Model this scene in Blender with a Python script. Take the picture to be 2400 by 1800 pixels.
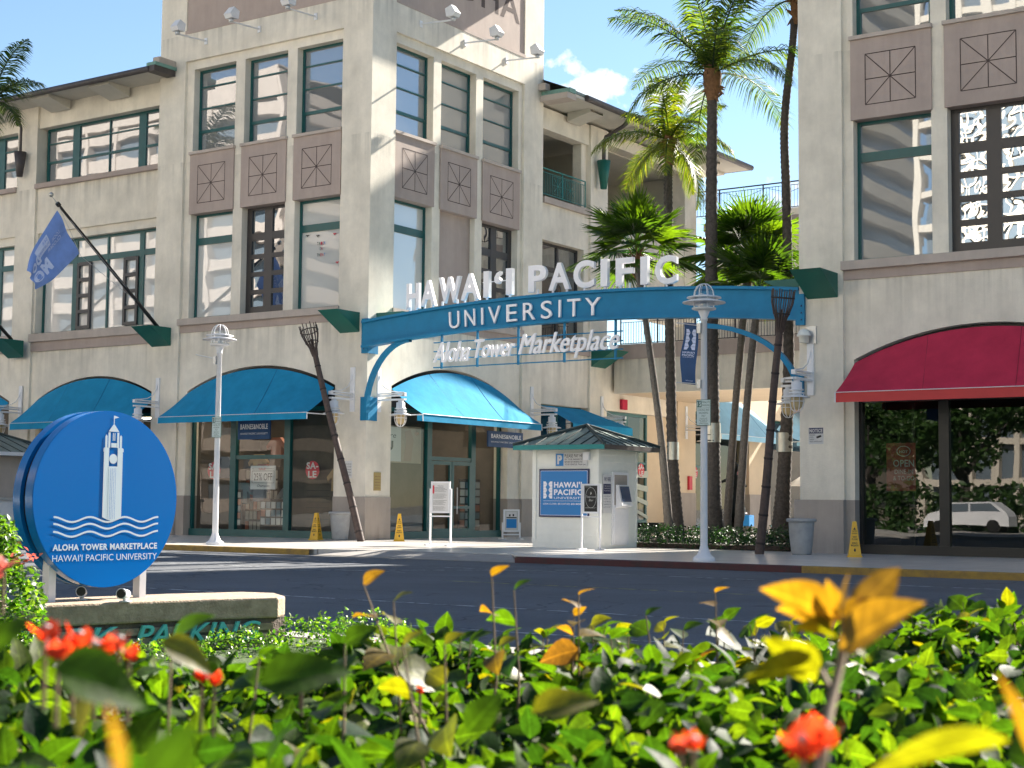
import bpy, math, random
import numpy as np
from mathutils import Vector, Matrix
R=math.radians; PI=math.pi
for o in list(bpy.data.objects): bpy.data.objects.remove(o,do_unlink=True)
S=bpy.context.scene; COL=S.collection
# ------------------------------------------------------------------ camera
YAW,PIT,ROLL=.598145,.0775466,.0095993
fw=Vector((-math.sin(YAW)*math.cos(PIT),math.cos(YAW)*math.cos(PIT),math.sin(PIT)))
rt=Vector((math.cos(YAW),math.sin(YAW),0)); up=rt.cross(fw)
r2=math.cos(ROLL)*rt+math.sin(ROLL)*up; u2=-math.sin(ROLL)*rt+math.cos(ROLL)*up
cd=bpy.data.cameras.new('camera'); cam=bpy.data.objects.new('camera',cd); COL.objects.link(cam)
m=Matrix((r2,u2,-fw)).transposed().to_4x4(); m.translation=Vector((0,0,1.3)); cam.matrix_world=m
cd.sensor_width=36; cd.lens=36*3617.28/2400; cd.clip_start=.05; cd.clip_end=2000
cd.dof.use_dof=True; cd.dof.focus_distance=26; cd.dof.aperture_fstop=9.5
S.camera=cam
# ------------------------------------------------------------------ light
SUN=Vector((.16,1,.64)).normalized(); EL=math.asin(SUN.z); AZ=math.atan2(SUN.x,SUN.y)
W=bpy.data.worlds.new('World'); S.world=W; W.use_nodes=True; nt=W.node_tree; N=nt.nodes; L=nt.links
bg=N['Background']; bg.inputs[1].default_value=.05
sky=N.new('ShaderNodeTexSky'); sky.sky_type='NISHITA'; sky.sun_disc=False; sky.sun_elevation=EL; sky.sun_rotation=AZ
sky.air_density=1.0; sky.dust_density=.05; sky.ozone_density=1.2
def ray(x,y): return ((x-1200)/3617.28*r2+(900-y)/3617.28*u2+fw).normalized()
tc=N.new('ShaderNodeTexCoord')
def vdot(v,out=None):
    d=N.new('ShaderNodeVectorMath'); d.operation='DOT_PRODUCT'; L.new(tc.outputs['Generated'],d.inputs[0]); d.inputs[1].default_value=v; return d.outputs['Value']
def mth(op,a,b=None,c=None,clamp=False):
    n=N.new('ShaderNodeMath'); n.operation=op; n.use_clamp=clamp
    for i,x in enumerate((a,b,c)):
        if x is None: continue
        if hasattr(x,'default_value') or hasattr(x,'links'): L.new(x,n.inputs[i])
        else: n.inputs[i].default_value=x
    return n.outputs[0]
cn=N.new('ShaderNodeTexNoise'); cn.inputs['Scale'].default_value=38; cn.inputs['Detail'].default_value=8; cn.inputs['Roughness'].default_value=.58
L.new(tc.outputs['Generated'],cn.inputs['Vector'])
tot=None
for (px,py,sx,sy,amp) in ((1390,205,.032,.0115,1.),(1530,235,.03,.010,.85),(1340,165,.016,.008,.8),(1950,470,.06,.012,.5),(640,-300,.2,.03,.5),(2400,-600,.3,.06,.7)):
    c=ray(px,py); h=Vector((c.y,-c.x,0)).normalized(); v=h.cross(c)
    a=mth('DIVIDE',vdot(h),sx); b=mth('DIVIDE',mth('SUBTRACT',vdot((0,0,1)),c.z),sy)
    g=mth('MULTIPLY',mth('SUBTRACT',1,mth('SQRT',mth('ADD',mth('MULTIPLY',a,a),mth('MULTIPLY',b,b)))),amp)
    tot=g if tot is None else mth('MAXIMUM',tot,g)
dens=mth('MULTIPLY',mth('ADD',tot,mth('MULTIPLY',mth('SUBTRACT',cn.outputs['Fac'],.52),4.2)),2.2,clamp=True)
dens=mth('MULTIPLY',dens,mth('GREATER_THAN',tot,-.9))
mx=N.new('ShaderNodeMixRGB'); L.new(dens,mx.inputs[0]); L.new(sky.outputs[0],mx.inputs[1]); mx.inputs[2].default_value=(6.6,6.6,6.8,1)
wb=N.new('ShaderNodeMixRGB'); wb.blend_type='MULTIPLY'; wb.inputs[0].default_value=1; wb.inputs[2].default_value=(.80,.85,.88,1); L.new(mx.outputs[0],wb.inputs[1]); L.new(wb.outputs[0],bg.inputs[0])
sl=bpy.data.lights.new('sun','SUN'); so=bpy.data.objects.new('sun',sl); COL.objects.link(so)
sl.energy=4.2; sl.angle=R(.5); sl.color=(1,.93,.82)
so.rotation_euler=(-SUN).to_track_quat('-Z','Y').to_euler()
S.view_settings.view_transform='Standard'; S.view_settings.look='None'; S.view_settings.gamma=1; S.view_settings.exposure=2.2
S.cycles.max_bounces=6; S.cycles.transparent_max_bounces=12; S.cycles.caustics_reflective=False; S.cycles.caustics_refractive=False
try: S.cycles.use_denoising=True
except: pass
rnd=random.Random(7)
# ------------------------------------------------------------------ materials
M={}
def mat(name,col,rough=.8,metal=0,var=.0,vs=3.,bump=0,bs=60.,col2=None,spec=.5,emis=0,streak=0):
    m=bpy.data.materials.new(name); m.use_nodes=True; nt=m.node_tree; b=nt.nodes['Principled BSDF']; l=nt.links
    c=(*col,1); b.inputs['Base Color'].default_value=c; b.inputs['Roughness'].default_value=rough; b.inputs['Metallic'].default_value=metal
    b.inputs['Specular IOR Level'].default_value=spec
    geo=nt.nodes.new('ShaderNodeNewGeometry')
    if var or col2:
        n=nt.nodes.new('ShaderNodeTexNoise'); n.inputs['Scale'].default_value=vs; n.inputs['Detail'].default_value=6; n.inputs['Roughness'].default_value=.65
        l.new(geo.outputs['Position'],n.inputs['Vector'])
        r=nt.nodes.new('ShaderNodeValToRGB'); r.color_ramp.elements[0].position=.3; r.color_ramp.elements[1].position=.7
        c2=col2 or tuple(x*(1-var) for x in col)
        r.color_ramp.elements[0].color=(*c2,1); r.color_ramp.elements[1].color=(*[min(1,x*(1+(var if not col2 else 0))) for x in col],1)
        l.new(n.outputs['Fac'],r.inputs[0]); out=r.outputs[0]
        if streak:
            mp=nt.nodes.new('ShaderNodeMapping'); mp.inputs['Scale'].default_value=(.8,.8,.14); l.new(geo.outputs['Position'],mp.inputs[0])
            n2=nt.nodes.new('ShaderNodeTexNoise'); n2.inputs['Scale'].default_value=1.3; n2.inputs['Detail'].default_value=7; n2.inputs['Roughness'].default_value=.7; l.new(mp.outputs[0],n2.inputs['Vector'])
            r3=nt.nodes.new('ShaderNodeMapRange'); r3.inputs[1].default_value=.38; r3.inputs[2].default_value=.62; r3.inputs[3].default_value=1-streak; r3.inputs[4].default_value=1.04; l.new(n2.outputs['Fac'],r3.inputs[0])
            mm=nt.nodes.new('ShaderNodeMixRGB'); mm.blend_type='MULTIPLY'; mm.inputs[0].default_value=1; l.new(out,mm.inputs[1]); l.new(r3.outputs[0],mm.inputs[2]); out=mm.outputs[0]
        if streak and name.startswith('stucco'):
            sx=nt.nodes.new('ShaderNodeSeparateXYZ'); l.new(geo.outputs['Position'],sx.inputs[0]); acc=None
            mp2=nt.nodes.new('ShaderNodeMapping'); mp2.inputs['Scale'].default_value=(4,4,.12); l.new(geo.outputs['Position'],mp2.inputs[0])
            n4=nt.nodes.new('ShaderNodeTexNoise'); n4.inputs['Scale'].default_value=1.; n4.inputs['Detail'].default_value=5; l.new(mp2.outputs[0],n4.inputs['Vector'])
            for h,ln in ((7.72,1.5),(14.37,1.2),(19.42,1.3),(24.2,2.),(0.,-.55)):
                q=nt.nodes.new('ShaderNodeMapRange'); q.inputs[1].default_value=h-ln; q.inputs[2].default_value=h; l.new(sx.outputs['Z'],q.inputs[0]); le=nt.nodes.new('ShaderNodeMath'); le.operation='LESS_THAN' if ln>0 else 'GREATER_THAN'; le.inputs[1].default_value=h; l.new(sx.outputs['Z'],le.inputs[0])
                mu=nt.nodes.new('ShaderNodeMath'); mu.operation='MULTIPLY'; l.new(q.outputs[0],mu.inputs[0]); l.new(le.outputs[0],mu.inputs[1])
                if acc is None: acc=mu.outputs[0]
                else: a_=nt.nodes.new('ShaderNodeMath'); a_.operation='MAXIMUM'; l.new(acc,a_.inputs[0]); l.new(mu.outputs[0],a_.inputs[1]); acc=a_.outputs[0]
            ns=nt.nodes.new('ShaderNodeMapRange'); ns.inputs[1].default_value=.45; ns.inputs[2].default_value=.7; ns.inputs[3].default_value=0; ns.inputs[4].default_value=.34; l.new(n4.outputs['Fac'],ns.inputs[0])
            mu=nt.nodes.new('ShaderNodeMath'); mu.operation='MULTIPLY'; l.new(acc,mu.inputs[0]); l.new(ns.outputs[0],mu.inputs[1])
            mm=nt.nodes.new('ShaderNodeMixRGB'); l.new(mu.outputs[0],mm.inputs[0]); l.new(out,mm.inputs[1]); mm.inputs[2].default_value=(.13,.12,.10,1); out=mm.outputs[0]
        l.new(out,b.inputs['Base Color'])
    if bump:
        n=nt.nodes.new('ShaderNodeTexNoise'); n.inputs['Scale'].default_value=bs; n.inputs['Detail'].default_value=4; l.new(geo.outputs['Position'],n.inputs['Vector'])
        bp=nt.nodes.new('ShaderNodeBump'); bp.inputs['Strength'].default_value=bump; bp.inputs['Distance'].default_value=.02; l.new(n.outputs['Fac'],bp.inputs['Height']); l.new(bp.outputs[0],b.inputs['Normal'])
    if emis: b.inputs['Emission Color'].default_value=c; b.inputs['Emission Strength'].default_value=emis
    M[name]=m; return m
mat('stucco',(.76,.70,.595),.9,var=.13,vs=.9,bump=.3,bs=28,streak=.08)
mat('stucco_bounce',(.62,.50,.36),.9,var=.06,vs=1,bump=.2,bs=28)  # warm bounce light of the passage painted into the stucco colour
mat('awning_sun_tone',(.26,.48,.62),.85,var=.1,vs=1.5,bump=.5,bs=3.)  # paler blue stands in for sunlight on the awnings under the overpass
mat('seam_blue',(.006,.11,.26),.8)
mat('seam_red',(.2,.012,.03),.8)
mat('stucco_base',(.38,.33,.29),.85,var=.06,vs=1.5,bump=.2,bs=30,streak=.1)
mat('brown',(.42,.34,.30),.85,var=.06,vs=1.4,bump=.15,bs=30,streak=.08)
mat('groove',(.10,.075,.07),.9); mat('ledge',(.48,.41,.36),.85,var=.07,vs=2,bump=.15,bs=30,streak=.1)
mat('teal',(.006,.085,.085),.35,var=.12,vs=3); mat('bronze_frame',(.045,.04,.04),.4); mat('black_frame',(.012,.012,.013),.35)
mat('wedge',(.005,.115,.085),.5,var=.1,vs=2); mat('arch_blue',(.008,.19,.37),.5,var=.1,vs=2.2,spec=.25); 
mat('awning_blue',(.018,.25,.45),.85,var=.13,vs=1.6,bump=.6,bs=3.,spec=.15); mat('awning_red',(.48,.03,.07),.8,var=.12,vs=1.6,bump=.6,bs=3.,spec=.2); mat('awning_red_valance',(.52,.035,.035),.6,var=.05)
mat('white_paint',(.74,.74,.76),.4,var=.05,vs=4); mat('letter_white',(.88,.87,.90),.45); mat('siding',(.80,.80,.74),.6,var=.04,vs=3)
mat('galv',(.55,.56,.57),.35,.6,var=.1,vs=8); mat('steel',(.5,.48,.44),.3,.9,var=.15,vs=6)
mat('amber',(.55,.42,.22),.2,spec=.8); mat('bamboo',(.075,.05,.042),.7,var=.3,vs=9,bump=.3,bs=40); mat('bamboo_node',(.03,.022,.02),.8)
mat('gutter',(.06,.05,.05),.5,var=.25,vs=5); mat('soffit',(.55,.52,.45),.85,var=.05); mat('copper_green',(.17,.32,.27),.7,var=.2,vs=6)
mat('roof_metal',(.17,.22,.20),.5,var=.3,vs=5,bump=.1,bs=30); mat('roof_seam',(.035,.05,.045),.6,var=.3); mat('fascia_teal',(.01,.23,.22),.5)
mat('concrete',(.52,.39,.28),.9,col2=(.30,.22,.15),vs=9,bump=.7,bs=45); mat('pot',(.34,.345,.35),.8,var=.12,vs=5,bump=.15,bs=30)
mat('stone_wall',(.20,.15,.12),.95,col2=(.09,.07,.06),vs=8,bump=.9,bs=30)
mat('yellow',(.75,.42,.02),.4,var=.05); mat('ink',(.02,.02,.02),.6); mat('sign_green',(.03,.12,.09),.5); mat('sign_pale',(.62,.72,.70),.5)
mat('hpu_blue',(.008,.19,.50),.4); mat('navy',(.012,.016,.075),.4); mat('navy_banner',(.008,.06,.18),.6,var=.15,vs=4); mat('flag_blue',(.20,.32,.68),.7,var=.12,vs=2); mat('flag_white',(.62,.68,.88),.7)
mat('disc_blue',(.003,.16,.55),.13,spec=.6); mat('disc_rim',(.003,.16,.50),.2,spec=.6); mat('disc_black',(.004,.004,.012),.5); mat('disc_white',(.70,.76,.84),.4)
mat('teal_letter',(.12,.60,.55),.5,var=.08,vs=10); mat('sale_red',(.55,.03,.05),.5); mat('paper',(.62,.61,.60),.7); mat('maroon',(.28,.03,.03),.6)
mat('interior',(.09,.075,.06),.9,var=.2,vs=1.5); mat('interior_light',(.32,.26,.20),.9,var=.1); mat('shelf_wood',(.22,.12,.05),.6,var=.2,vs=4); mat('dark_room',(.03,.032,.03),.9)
mat('plate_gold',(.36,.26,.09),.45,.3); mat('trunk_grey',(.12,.10,.09),.9,col2=(.04,.034,.03),vs=10,bump=1.,bs=14); mat('trunk_pale',(.21,.18,.155),.9,col2=(.11,.09,.08),vs=12,bump=.6,bs=22)
mat('fibre',(.20,.10,.045),.9,var=.4,vs=9); mat('bronze',(.02,.022,.02),.45,.5); mat('rail_green',(.02,.20,.19),.5); mat('rail_dark',(.035,.025,.03),.5)
mat('lamp_warm',(1,.82,.6),.5,emis=5); mat('blind',(.40,.41,.40),.8); mat('hazel',(.36,.25,.13),.8,var=.2); mat('screen',(.02,.05,.12),.2); mat('far_white',(.56,.50,.42),.8,var=.05,vs=.3); mat('far_glass',(.12,.15,.18),.25)
mat('card_a',(.5,.5,.48),.6); mat('card_b',(.35,.12,.07),.6); mat('card_c',(.08,.16,.2),.6); mat('shirt',(.13,.14,.17),.8); mat('skin_poster',(.30,.20,.15),.7); mat('pink_plush',(.55,.2,.25),.8)
mat('twig',(.22,.15,.09),.8,var=.25,vs=20); mat('soil',(.05,.035,.025),.95,var=.3,vs=5,bump=.8,bs=20); mat('wing_white',(.42,.46,.40),.5); mat('umbrella_fabric',(.7,.66,.58),.7)
def leafmat(name,cols,trans=(.35,.6,.05),tf=.42,rough=.42,spec=.5):
    m=bpy.data.materials.new(name); m.use_nodes=True; nt=m.node_tree; l=nt.links; b=nt.nodes['Principled BSDF']; o=nt.nodes['Material Output']
    g=nt.nodes.new('ShaderNodeNewGeometry'); r=nt.nodes.new('ShaderNodeValToRGB'); r.color_ramp.interpolation='LINEAR'
    e=r.color_ramp.elements
    while len(e)<len(cols): e.new(.5)
    for i,c in enumerate(cols): e[i].position=i/(len(cols)-1) if len(cols)>1 else 0; e[i].color=(*c,1)
    l.new(g.outputs['Random Per Island'],r.inputs[0]); l.new(r.outputs[0],b.inputs['Base Color']); b.inputs['Roughness'].default_value=rough; b.inputs['Specular IOR Level'].default_value=spec
    nz=nt.nodes.new('ShaderNodeTexNoise'); nz.inputs['Scale'].default_value=55 if 'leaf_h' in name or 'orange' in name or 'yellow' in name or name=='bract' else 6; nz.inputs['Detail'].default_value=5; l.new(g.outputs['Position'],nz.inputs['Vector'])
    mr=nt.nodes.new('ShaderNodeMapRange'); mr.inputs[1].default_value=.3; mr.inputs[2].default_value=.7; mr.inputs[3].default_value=.6; mr.inputs[4].default_value=1.3; l.new(nz.outputs['Fac'],mr.inputs[0])
    vm=nt.nodes.new('ShaderNodeVectorMath'); vm.operation='SCALE'; l.new(r.outputs[0],vm.inputs[0]); l.new(mr.outputs[0],vm.inputs['Scale']); ax_=nt.nodes.new('ShaderNodeAttribute'); ax_.attribute_name='lx'; ay_=nt.nodes.new('ShaderNodeAttribute'); ay_.attribute_name='ly'
    def mt_(op,a,b_=None,c_=None):
        q=nt.nodes.new('ShaderNodeMath'); q.operation=op
        for i_,x_ in enumerate((a,b_,c_)):
            if x_ is None: continue
            if isinstance(x_,(int,float)): q.inputs[i_].default_value=x_
            else: l.new(x_,q.inputs[i_])
        return q.outputs[0]
    if 'palm' not in name and 'fan' not in name:
        rib=mt_('LESS_THAN',ay_.outputs['Fac'],.07); fr=mt_('FRACT',mt_('SUBTRACT',mt_('MULTIPLY',ax_.outputs['Fac'],6.5),mt_('MULTIPLY',ay_.outputs['Fac'],1.3))); ve=mt_('MULTIPLY',mt_('LESS_THAN',fr,.12),.45)
        vn=mt_('ADD',mt_('MULTIPLY',mt_('MAXIMUM',rib,ve),.7),1.); v2=nt.nodes.new('ShaderNodeVectorMath'); v2.operation='SCALE'; l.new(vm.outputs[0],v2.inputs[0]); l.new(vn,v2.inputs['Scale']); vm=v2
    l.new(vm.outputs[0],b.inputs['Base Color'])
    bp=nt.nodes.new('ShaderNodeBump'); bp.inputs['Strength'].default_value=.35; bp.inputs['Distance'].default_value=.004; l.new(nz.outputs['Fac'],bp.inputs['Height']); l.new(bp.outputs[0],b.inputs['Normal'])
    t=nt.nodes.new('ShaderNodeBsdfTranslucent'); mm=nt.nodes.new('ShaderNodeMixRGB'); mm.blend_type='MULTIPLY'; mm.inputs[0].default_value=1
    mm.inputs[2].default_value=(*trans,1); sc=nt.nodes.new('ShaderNodeVectorMath'); sc.operation='SCALE'; sc.inputs['Scale'].default_value=3.0
    l.new(vm.outputs[0],sc.inputs[0]); l.new(sc.outputs[0],mm.inputs[1]); l.new(mm.outputs[0],t.inputs[0])
    x=nt.nodes.new('ShaderNodeMixShader'); x.inputs[0].default_value=tf; l.new(b.outputs[0],x.inputs[1]); l.new(t.outputs[0],x.inputs[2]); l.new(x.outputs[0],o.inputs[0]); M[name]=m
leafmat('leaf_hedge',[(.010,.026,.014),(.016,.038,.016),(.024,.048,.014),(.036,.066,.013),(.052,.082,.014),(.085,.105,.018)],(.85,1.,.08),.5,.55,.13)
leafmat('leaf_orange',[(.13,.095,.008),(.16,.095,.01),(.16,.07,.02)],(.9,.80,.2),.5,.5)
leafmat('leaf_yellow',[(.10,.11,.008),(.16,.12,.01)],(.7,.8,.1),.5,.5)
leafmat('bract',[(.30,.035,.012),(.33,.05,.02),(.32,.08,.05)],(1.,.5,.3),.5,.6)
leafmat('bract_pink',[(.55,.13,.10),(.60,.20,.15)],(.45,.35,.35),.4,.6)
leafmat('leaf_bush',[(.012,.03,.012),(.02,.05,.015),(.03,.07,.02)],(.4,.6,.1),.25,.5)
leafmat('leaf_boug',[(.03,.07,.02),(.06,.13,.02),(.12,.19,.03),(.2,.25,.05)],(.6,.8,.15),.4,.4)
leafmat('palm_leaf',[(.02,.042,.018),(.035,.06,.018),(.055,.08,.02),(.09,.105,.025)],(.9,1.,.16),.48,.42)
leafmat('palm_yellow',[(.04,.07,.015),(.07,.10,.02),(.12,.12,.03)],(.95,.95,.12),.5,.45)
leafmat('fan_leaf',[(.022,.045,.014),(.04,.07,.015),(.075,.115,.015)],(.9,1.,.1),.55,.32)
leafmat('tree_leaf',[(.02,.05,.015),(.04,.09,.02),(.07,.13,.03)],(.4,.6,.1),.3,.5)
def glassmat(name,inner,refl,bump=.35,scale=1.1,rough=.01,tint=(.9,.95,1),pat=None,dist=.01):
    m=bpy.data.materials.new(name); m.use_nodes=True; nt=m.node_tree; l=nt.links; b=nt.nodes['Principled BSDF']; o=nt.nodes['Material Output']
    b.inputs['Base Color'].default_value=(*inner,1); b.inputs['Roughness'].default_value=.9; b.inputs['Specular IOR Level'].default_value=0
    g=nt.nodes.new('ShaderNodeBsdfGlossy'); g.inputs['Roughness'].default_value=rough; g.inputs['Color'].default_value=(*tint,1)
    geo=nt.nodes.new('ShaderNodeNewGeometry'); n=nt.nodes.new('ShaderNodeTexNoise'); n.inputs['Scale'].default_value=scale; n.inputs['Detail'].default_value=.5; l.new(geo.outputs['Position'],n.inputs['Vector'])
    bp=nt.nodes.new('ShaderNodeBump'); bp.inputs['Strength'].default_value=bump; bp.inputs['Distance'].default_value=dist*4; l.new(n.outputs['Fac'],bp.inputs['Height']); l.new(bp.outputs[0],g.inputs['Normal'])
    x=nt.nodes.new('ShaderNodeMixShader'); x.inputs[0].default_value=refl; l.new(b.outputs[0],x.inputs[1]); l.new(g.outputs[0],x.inputs[2]); l.new(x.outputs[0],o.inputs[0]); M[name]=m
glassmat('glass_mirror',(.22,.23,.235),.27,.12,.6); glassmat('glass_blind',(.60,.60,.575),.2,.10,.6); glassmat('glass_dark',(.02,.025,.03),.35,.15,1.0)
glassmat('glass_wavy',(.06,.06,.06),.75,.35,1.6)
def clearglass(name,refl,tint=(.55,.62,.58)):
    m=bpy.data.materials.new(name); m.use_nodes=True; nt=m.node_tree; l=nt.links; o=nt.nodes['Material Output']; nt.nodes.remove(nt.nodes['Principled BSDF'])
    g=nt.nodes.new('ShaderNodeBsdfGlossy'); g.inputs['Roughness'].default_value=.01; t=nt.nodes.new('ShaderNodeBsdfTransparent'); t.inputs[0].default_value=(*tint,1)
    geo=nt.nodes.new('ShaderNodeNewGeometry'); n=nt.nodes.new('ShaderNodeTexNoise'); n.inputs['Scale'].default_value=.7; n.inputs['Detail'].default_value=.5; l.new(geo.outputs['Position'],n.inputs['Vector'])
    bp=nt.nodes.new('ShaderNodeBump'); bp.inputs['Strength'].default_value=.1; bp.inputs['Distance'].default_value=.03; l.new(n.outputs['Fac'],bp.inputs['Height']); l.new(bp.outputs[0],g.inputs['Normal'])
    x=nt.nodes.new('ShaderNodeMixShader'); x.inputs[0].default_value=refl; l.new(t.outputs[0],x.inputs[1]); l.new(g.outputs[0],x.inputs[2]); l.new(x.outputs[0],o.inputs[0]); M[name]=m
clearglass('glass_shop',.06,(.86,.9,.88)); clearglass('glass_shop_dark',.11,(.55,.60,.57)); clearglass('glass_lamp',.12,(.93,.95,.96))
def ground_mats():
    m=mat('asphalt',(.10,.108,.122),.85,var=.2,vs=.35,bump=.6,bs=90)
    nt=m.node_tree; l=nt.links; b=nt.nodes['Principled BSDF']; geo=[n for n in nt.nodes if n.type=='NEW_GEOMETRY'][0]; src=b.inputs['Base Color'].links[0].from_socket
    n3=nt.nodes.new('ShaderNodeTexNoise'); n3.inputs['Scale'].default_value=1.1; l.new(geo.outputs['Position'],n3.inputs['Vector']); va=nt.nodes.new('ShaderNodeVectorMath'); l.new(geo.outputs['Position'],va.inputs[0]); l.new(n3.outputs['Color'],va.inputs[1])
    vo=nt.nodes.new('ShaderNodeTexVoronoi'); vo.feature='DISTANCE_TO_EDGE'; vo.inputs['Scale'].default_value=.33; l.new(va.outputs[0],vo.inputs['Vector'])
    mr=nt.nodes.new('ShaderNodeMapRange'); mr.inputs[1].default_value=.0; mr.inputs[2].default_value=.012; mr.inputs[3].default_value=.45; mr.inputs[4].default_value=1; l.new(vo.outputs['Distance'],mr.inputs[0])
    nf=nt.nodes.new('ShaderNodeTexNoise'); nf.inputs['Scale'].default_value=45; nf.inputs['Detail'].default_value=3; l.new(geo.outputs['Position'],nf.inputs['Vector']); mf=nt.nodes.new('ShaderNodeMapRange'); mf.inputs[1].default_value=.35; mf.inputs[2].default_value=.65; mf.inputs[3].default_value=.75; mf.inputs[4].default_value=1.3; l.new(nf.outputs['Fac'],mf.inputs[0])
    m1=nt.nodes.new('ShaderNodeMath'); m1.operation='MULTIPLY'; l.new(mr.outputs[0],m1.inputs[0]); l.new(mf.outputs[0],m1.inputs[1]); mm=nt.nodes.new('ShaderNodeMixRGB'); mm.blend_type='MULTIPLY'; mm.inputs[0].default_value=1; l.new(src,mm.inputs[1]); l.new(m1.outputs[0],mm.inputs[2]); l.new(mm.outputs[0],b.inputs['Base Color'])
    m=mat('sidewalk',(.60,.565,.53),.28,var=.12,vs=1.0)
    nt=m.node_tree; l=nt.links; b=nt.nodes['Principled BSDF']; geo=[n for n in nt.nodes if n.type=='NEW_GEOMETRY'][0]
    br=nt.nodes.new('ShaderNodeTexBrick'); br.offset=0; br.inputs['Scale'].default_value=1; br.inputs['Brick Width'].default_value=1.2; br.inputs['Row Height'].default_value=1.2; br.inputs['Mortar Size'].default_value=.012
    br.inputs['Color1'].default_value=(1,1,1,1); br.inputs['Color2'].default_value=(.9,.9,.9,1); br.inputs['Mortar'].default_value=(.45,.43,.42,1)
    l.new(geo.outputs['Position'],br.inputs['Vector']); src=b.inputs['Base Color'].links[0].from_socket
    mm=nt.nodes.new('ShaderNodeMixRGB'); mm.blend_type='MULTIPLY'; mm.inputs[0].default_value=1; l.new(src,mm.inputs[1]); l.new(br.outputs[0],mm.inputs[2]); l.new(mm.outputs[0],b.inputs['Base Color'])
    mat('kerb_plain',(.30,.28,.26),.85,var=.15,vs=3,bump=.3); mat('kerb_red',(.10,.022,.025),.7,col2=(.05,.03,.03),vs=6,bump=.3); mat('kerb_yellow',(.42,.26,.04),.7,col2=(.20,.13,.05),vs=4,bump=.3)
    mat('lawn',(.05,.085,.02),.95,var=.4,vs=6,bump=.8,bs=50); mat('near_walk',(.48,.45,.41),.85,var=.12,vs=3,bump=.3); mat('pale_ground',(.34,.31,.26),.95,var=.1,vs=.3,bump=.3,bs=4)  # near_walk and far ground kept pale to bounce sun into the shade
    for nm,c in (('worn_white',(.45,.46,.47)),('worn_yellow',(.40,.36,.10))):
        m=mat(nm,c,.8,col2=(.055,.058,.065),vs=5); 
        rr=[n for n in m.node_tree.nodes if n.type=='VALTORGB'][0]; rr.color_ramp.elements[0].position=.45; rr.color_ramp.elements[1].position=.56
ground_mats()
# ------------------------------------------------------------------ builders
IDT=Matrix.Identity(4)
def TA(y0): return Matrix(((1,0,0,0),(0,1,0,y0),(0,0,1,0),(0,0,0,1)))           # facade along X, facing -Y, depth inwards +Y
def TB(x0): return Matrix(((0,-1,0,x0),(1,0,0,0),(0,0,1,0),(0,0,0,1)))          # facade along Y, facing +X
def wm(o):
    m=o.matrix_basis.copy()
    return wm(o.parent)@m if o.parent else m
_tcache={}
def text_raw(s,bold=0,shear=0,ext=0,res=3):
    k=(s,bold,shear,ext,res)
    if k in _tcache: return _tcache[k]
    c=bpy.data.curves.new('t','FONT'); c.body=s; c.offset=bold; c.shear=shear; c.extrude=ext; c.resolution_u=res; c.space_character=1.0+(bold*3)
    o=bpy.data.objects.new('t',c); me=o.to_mesh()
    v=[tuple(p.co) for p in me.vertices]; f=[tuple(p.vertices) for p in me.polygons]
    o.to_mesh_clear(); bpy.data.objects.remove(o); bpy.data.curves.remove(c)
    _tcache[k]=(v,f); return v,f
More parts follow.
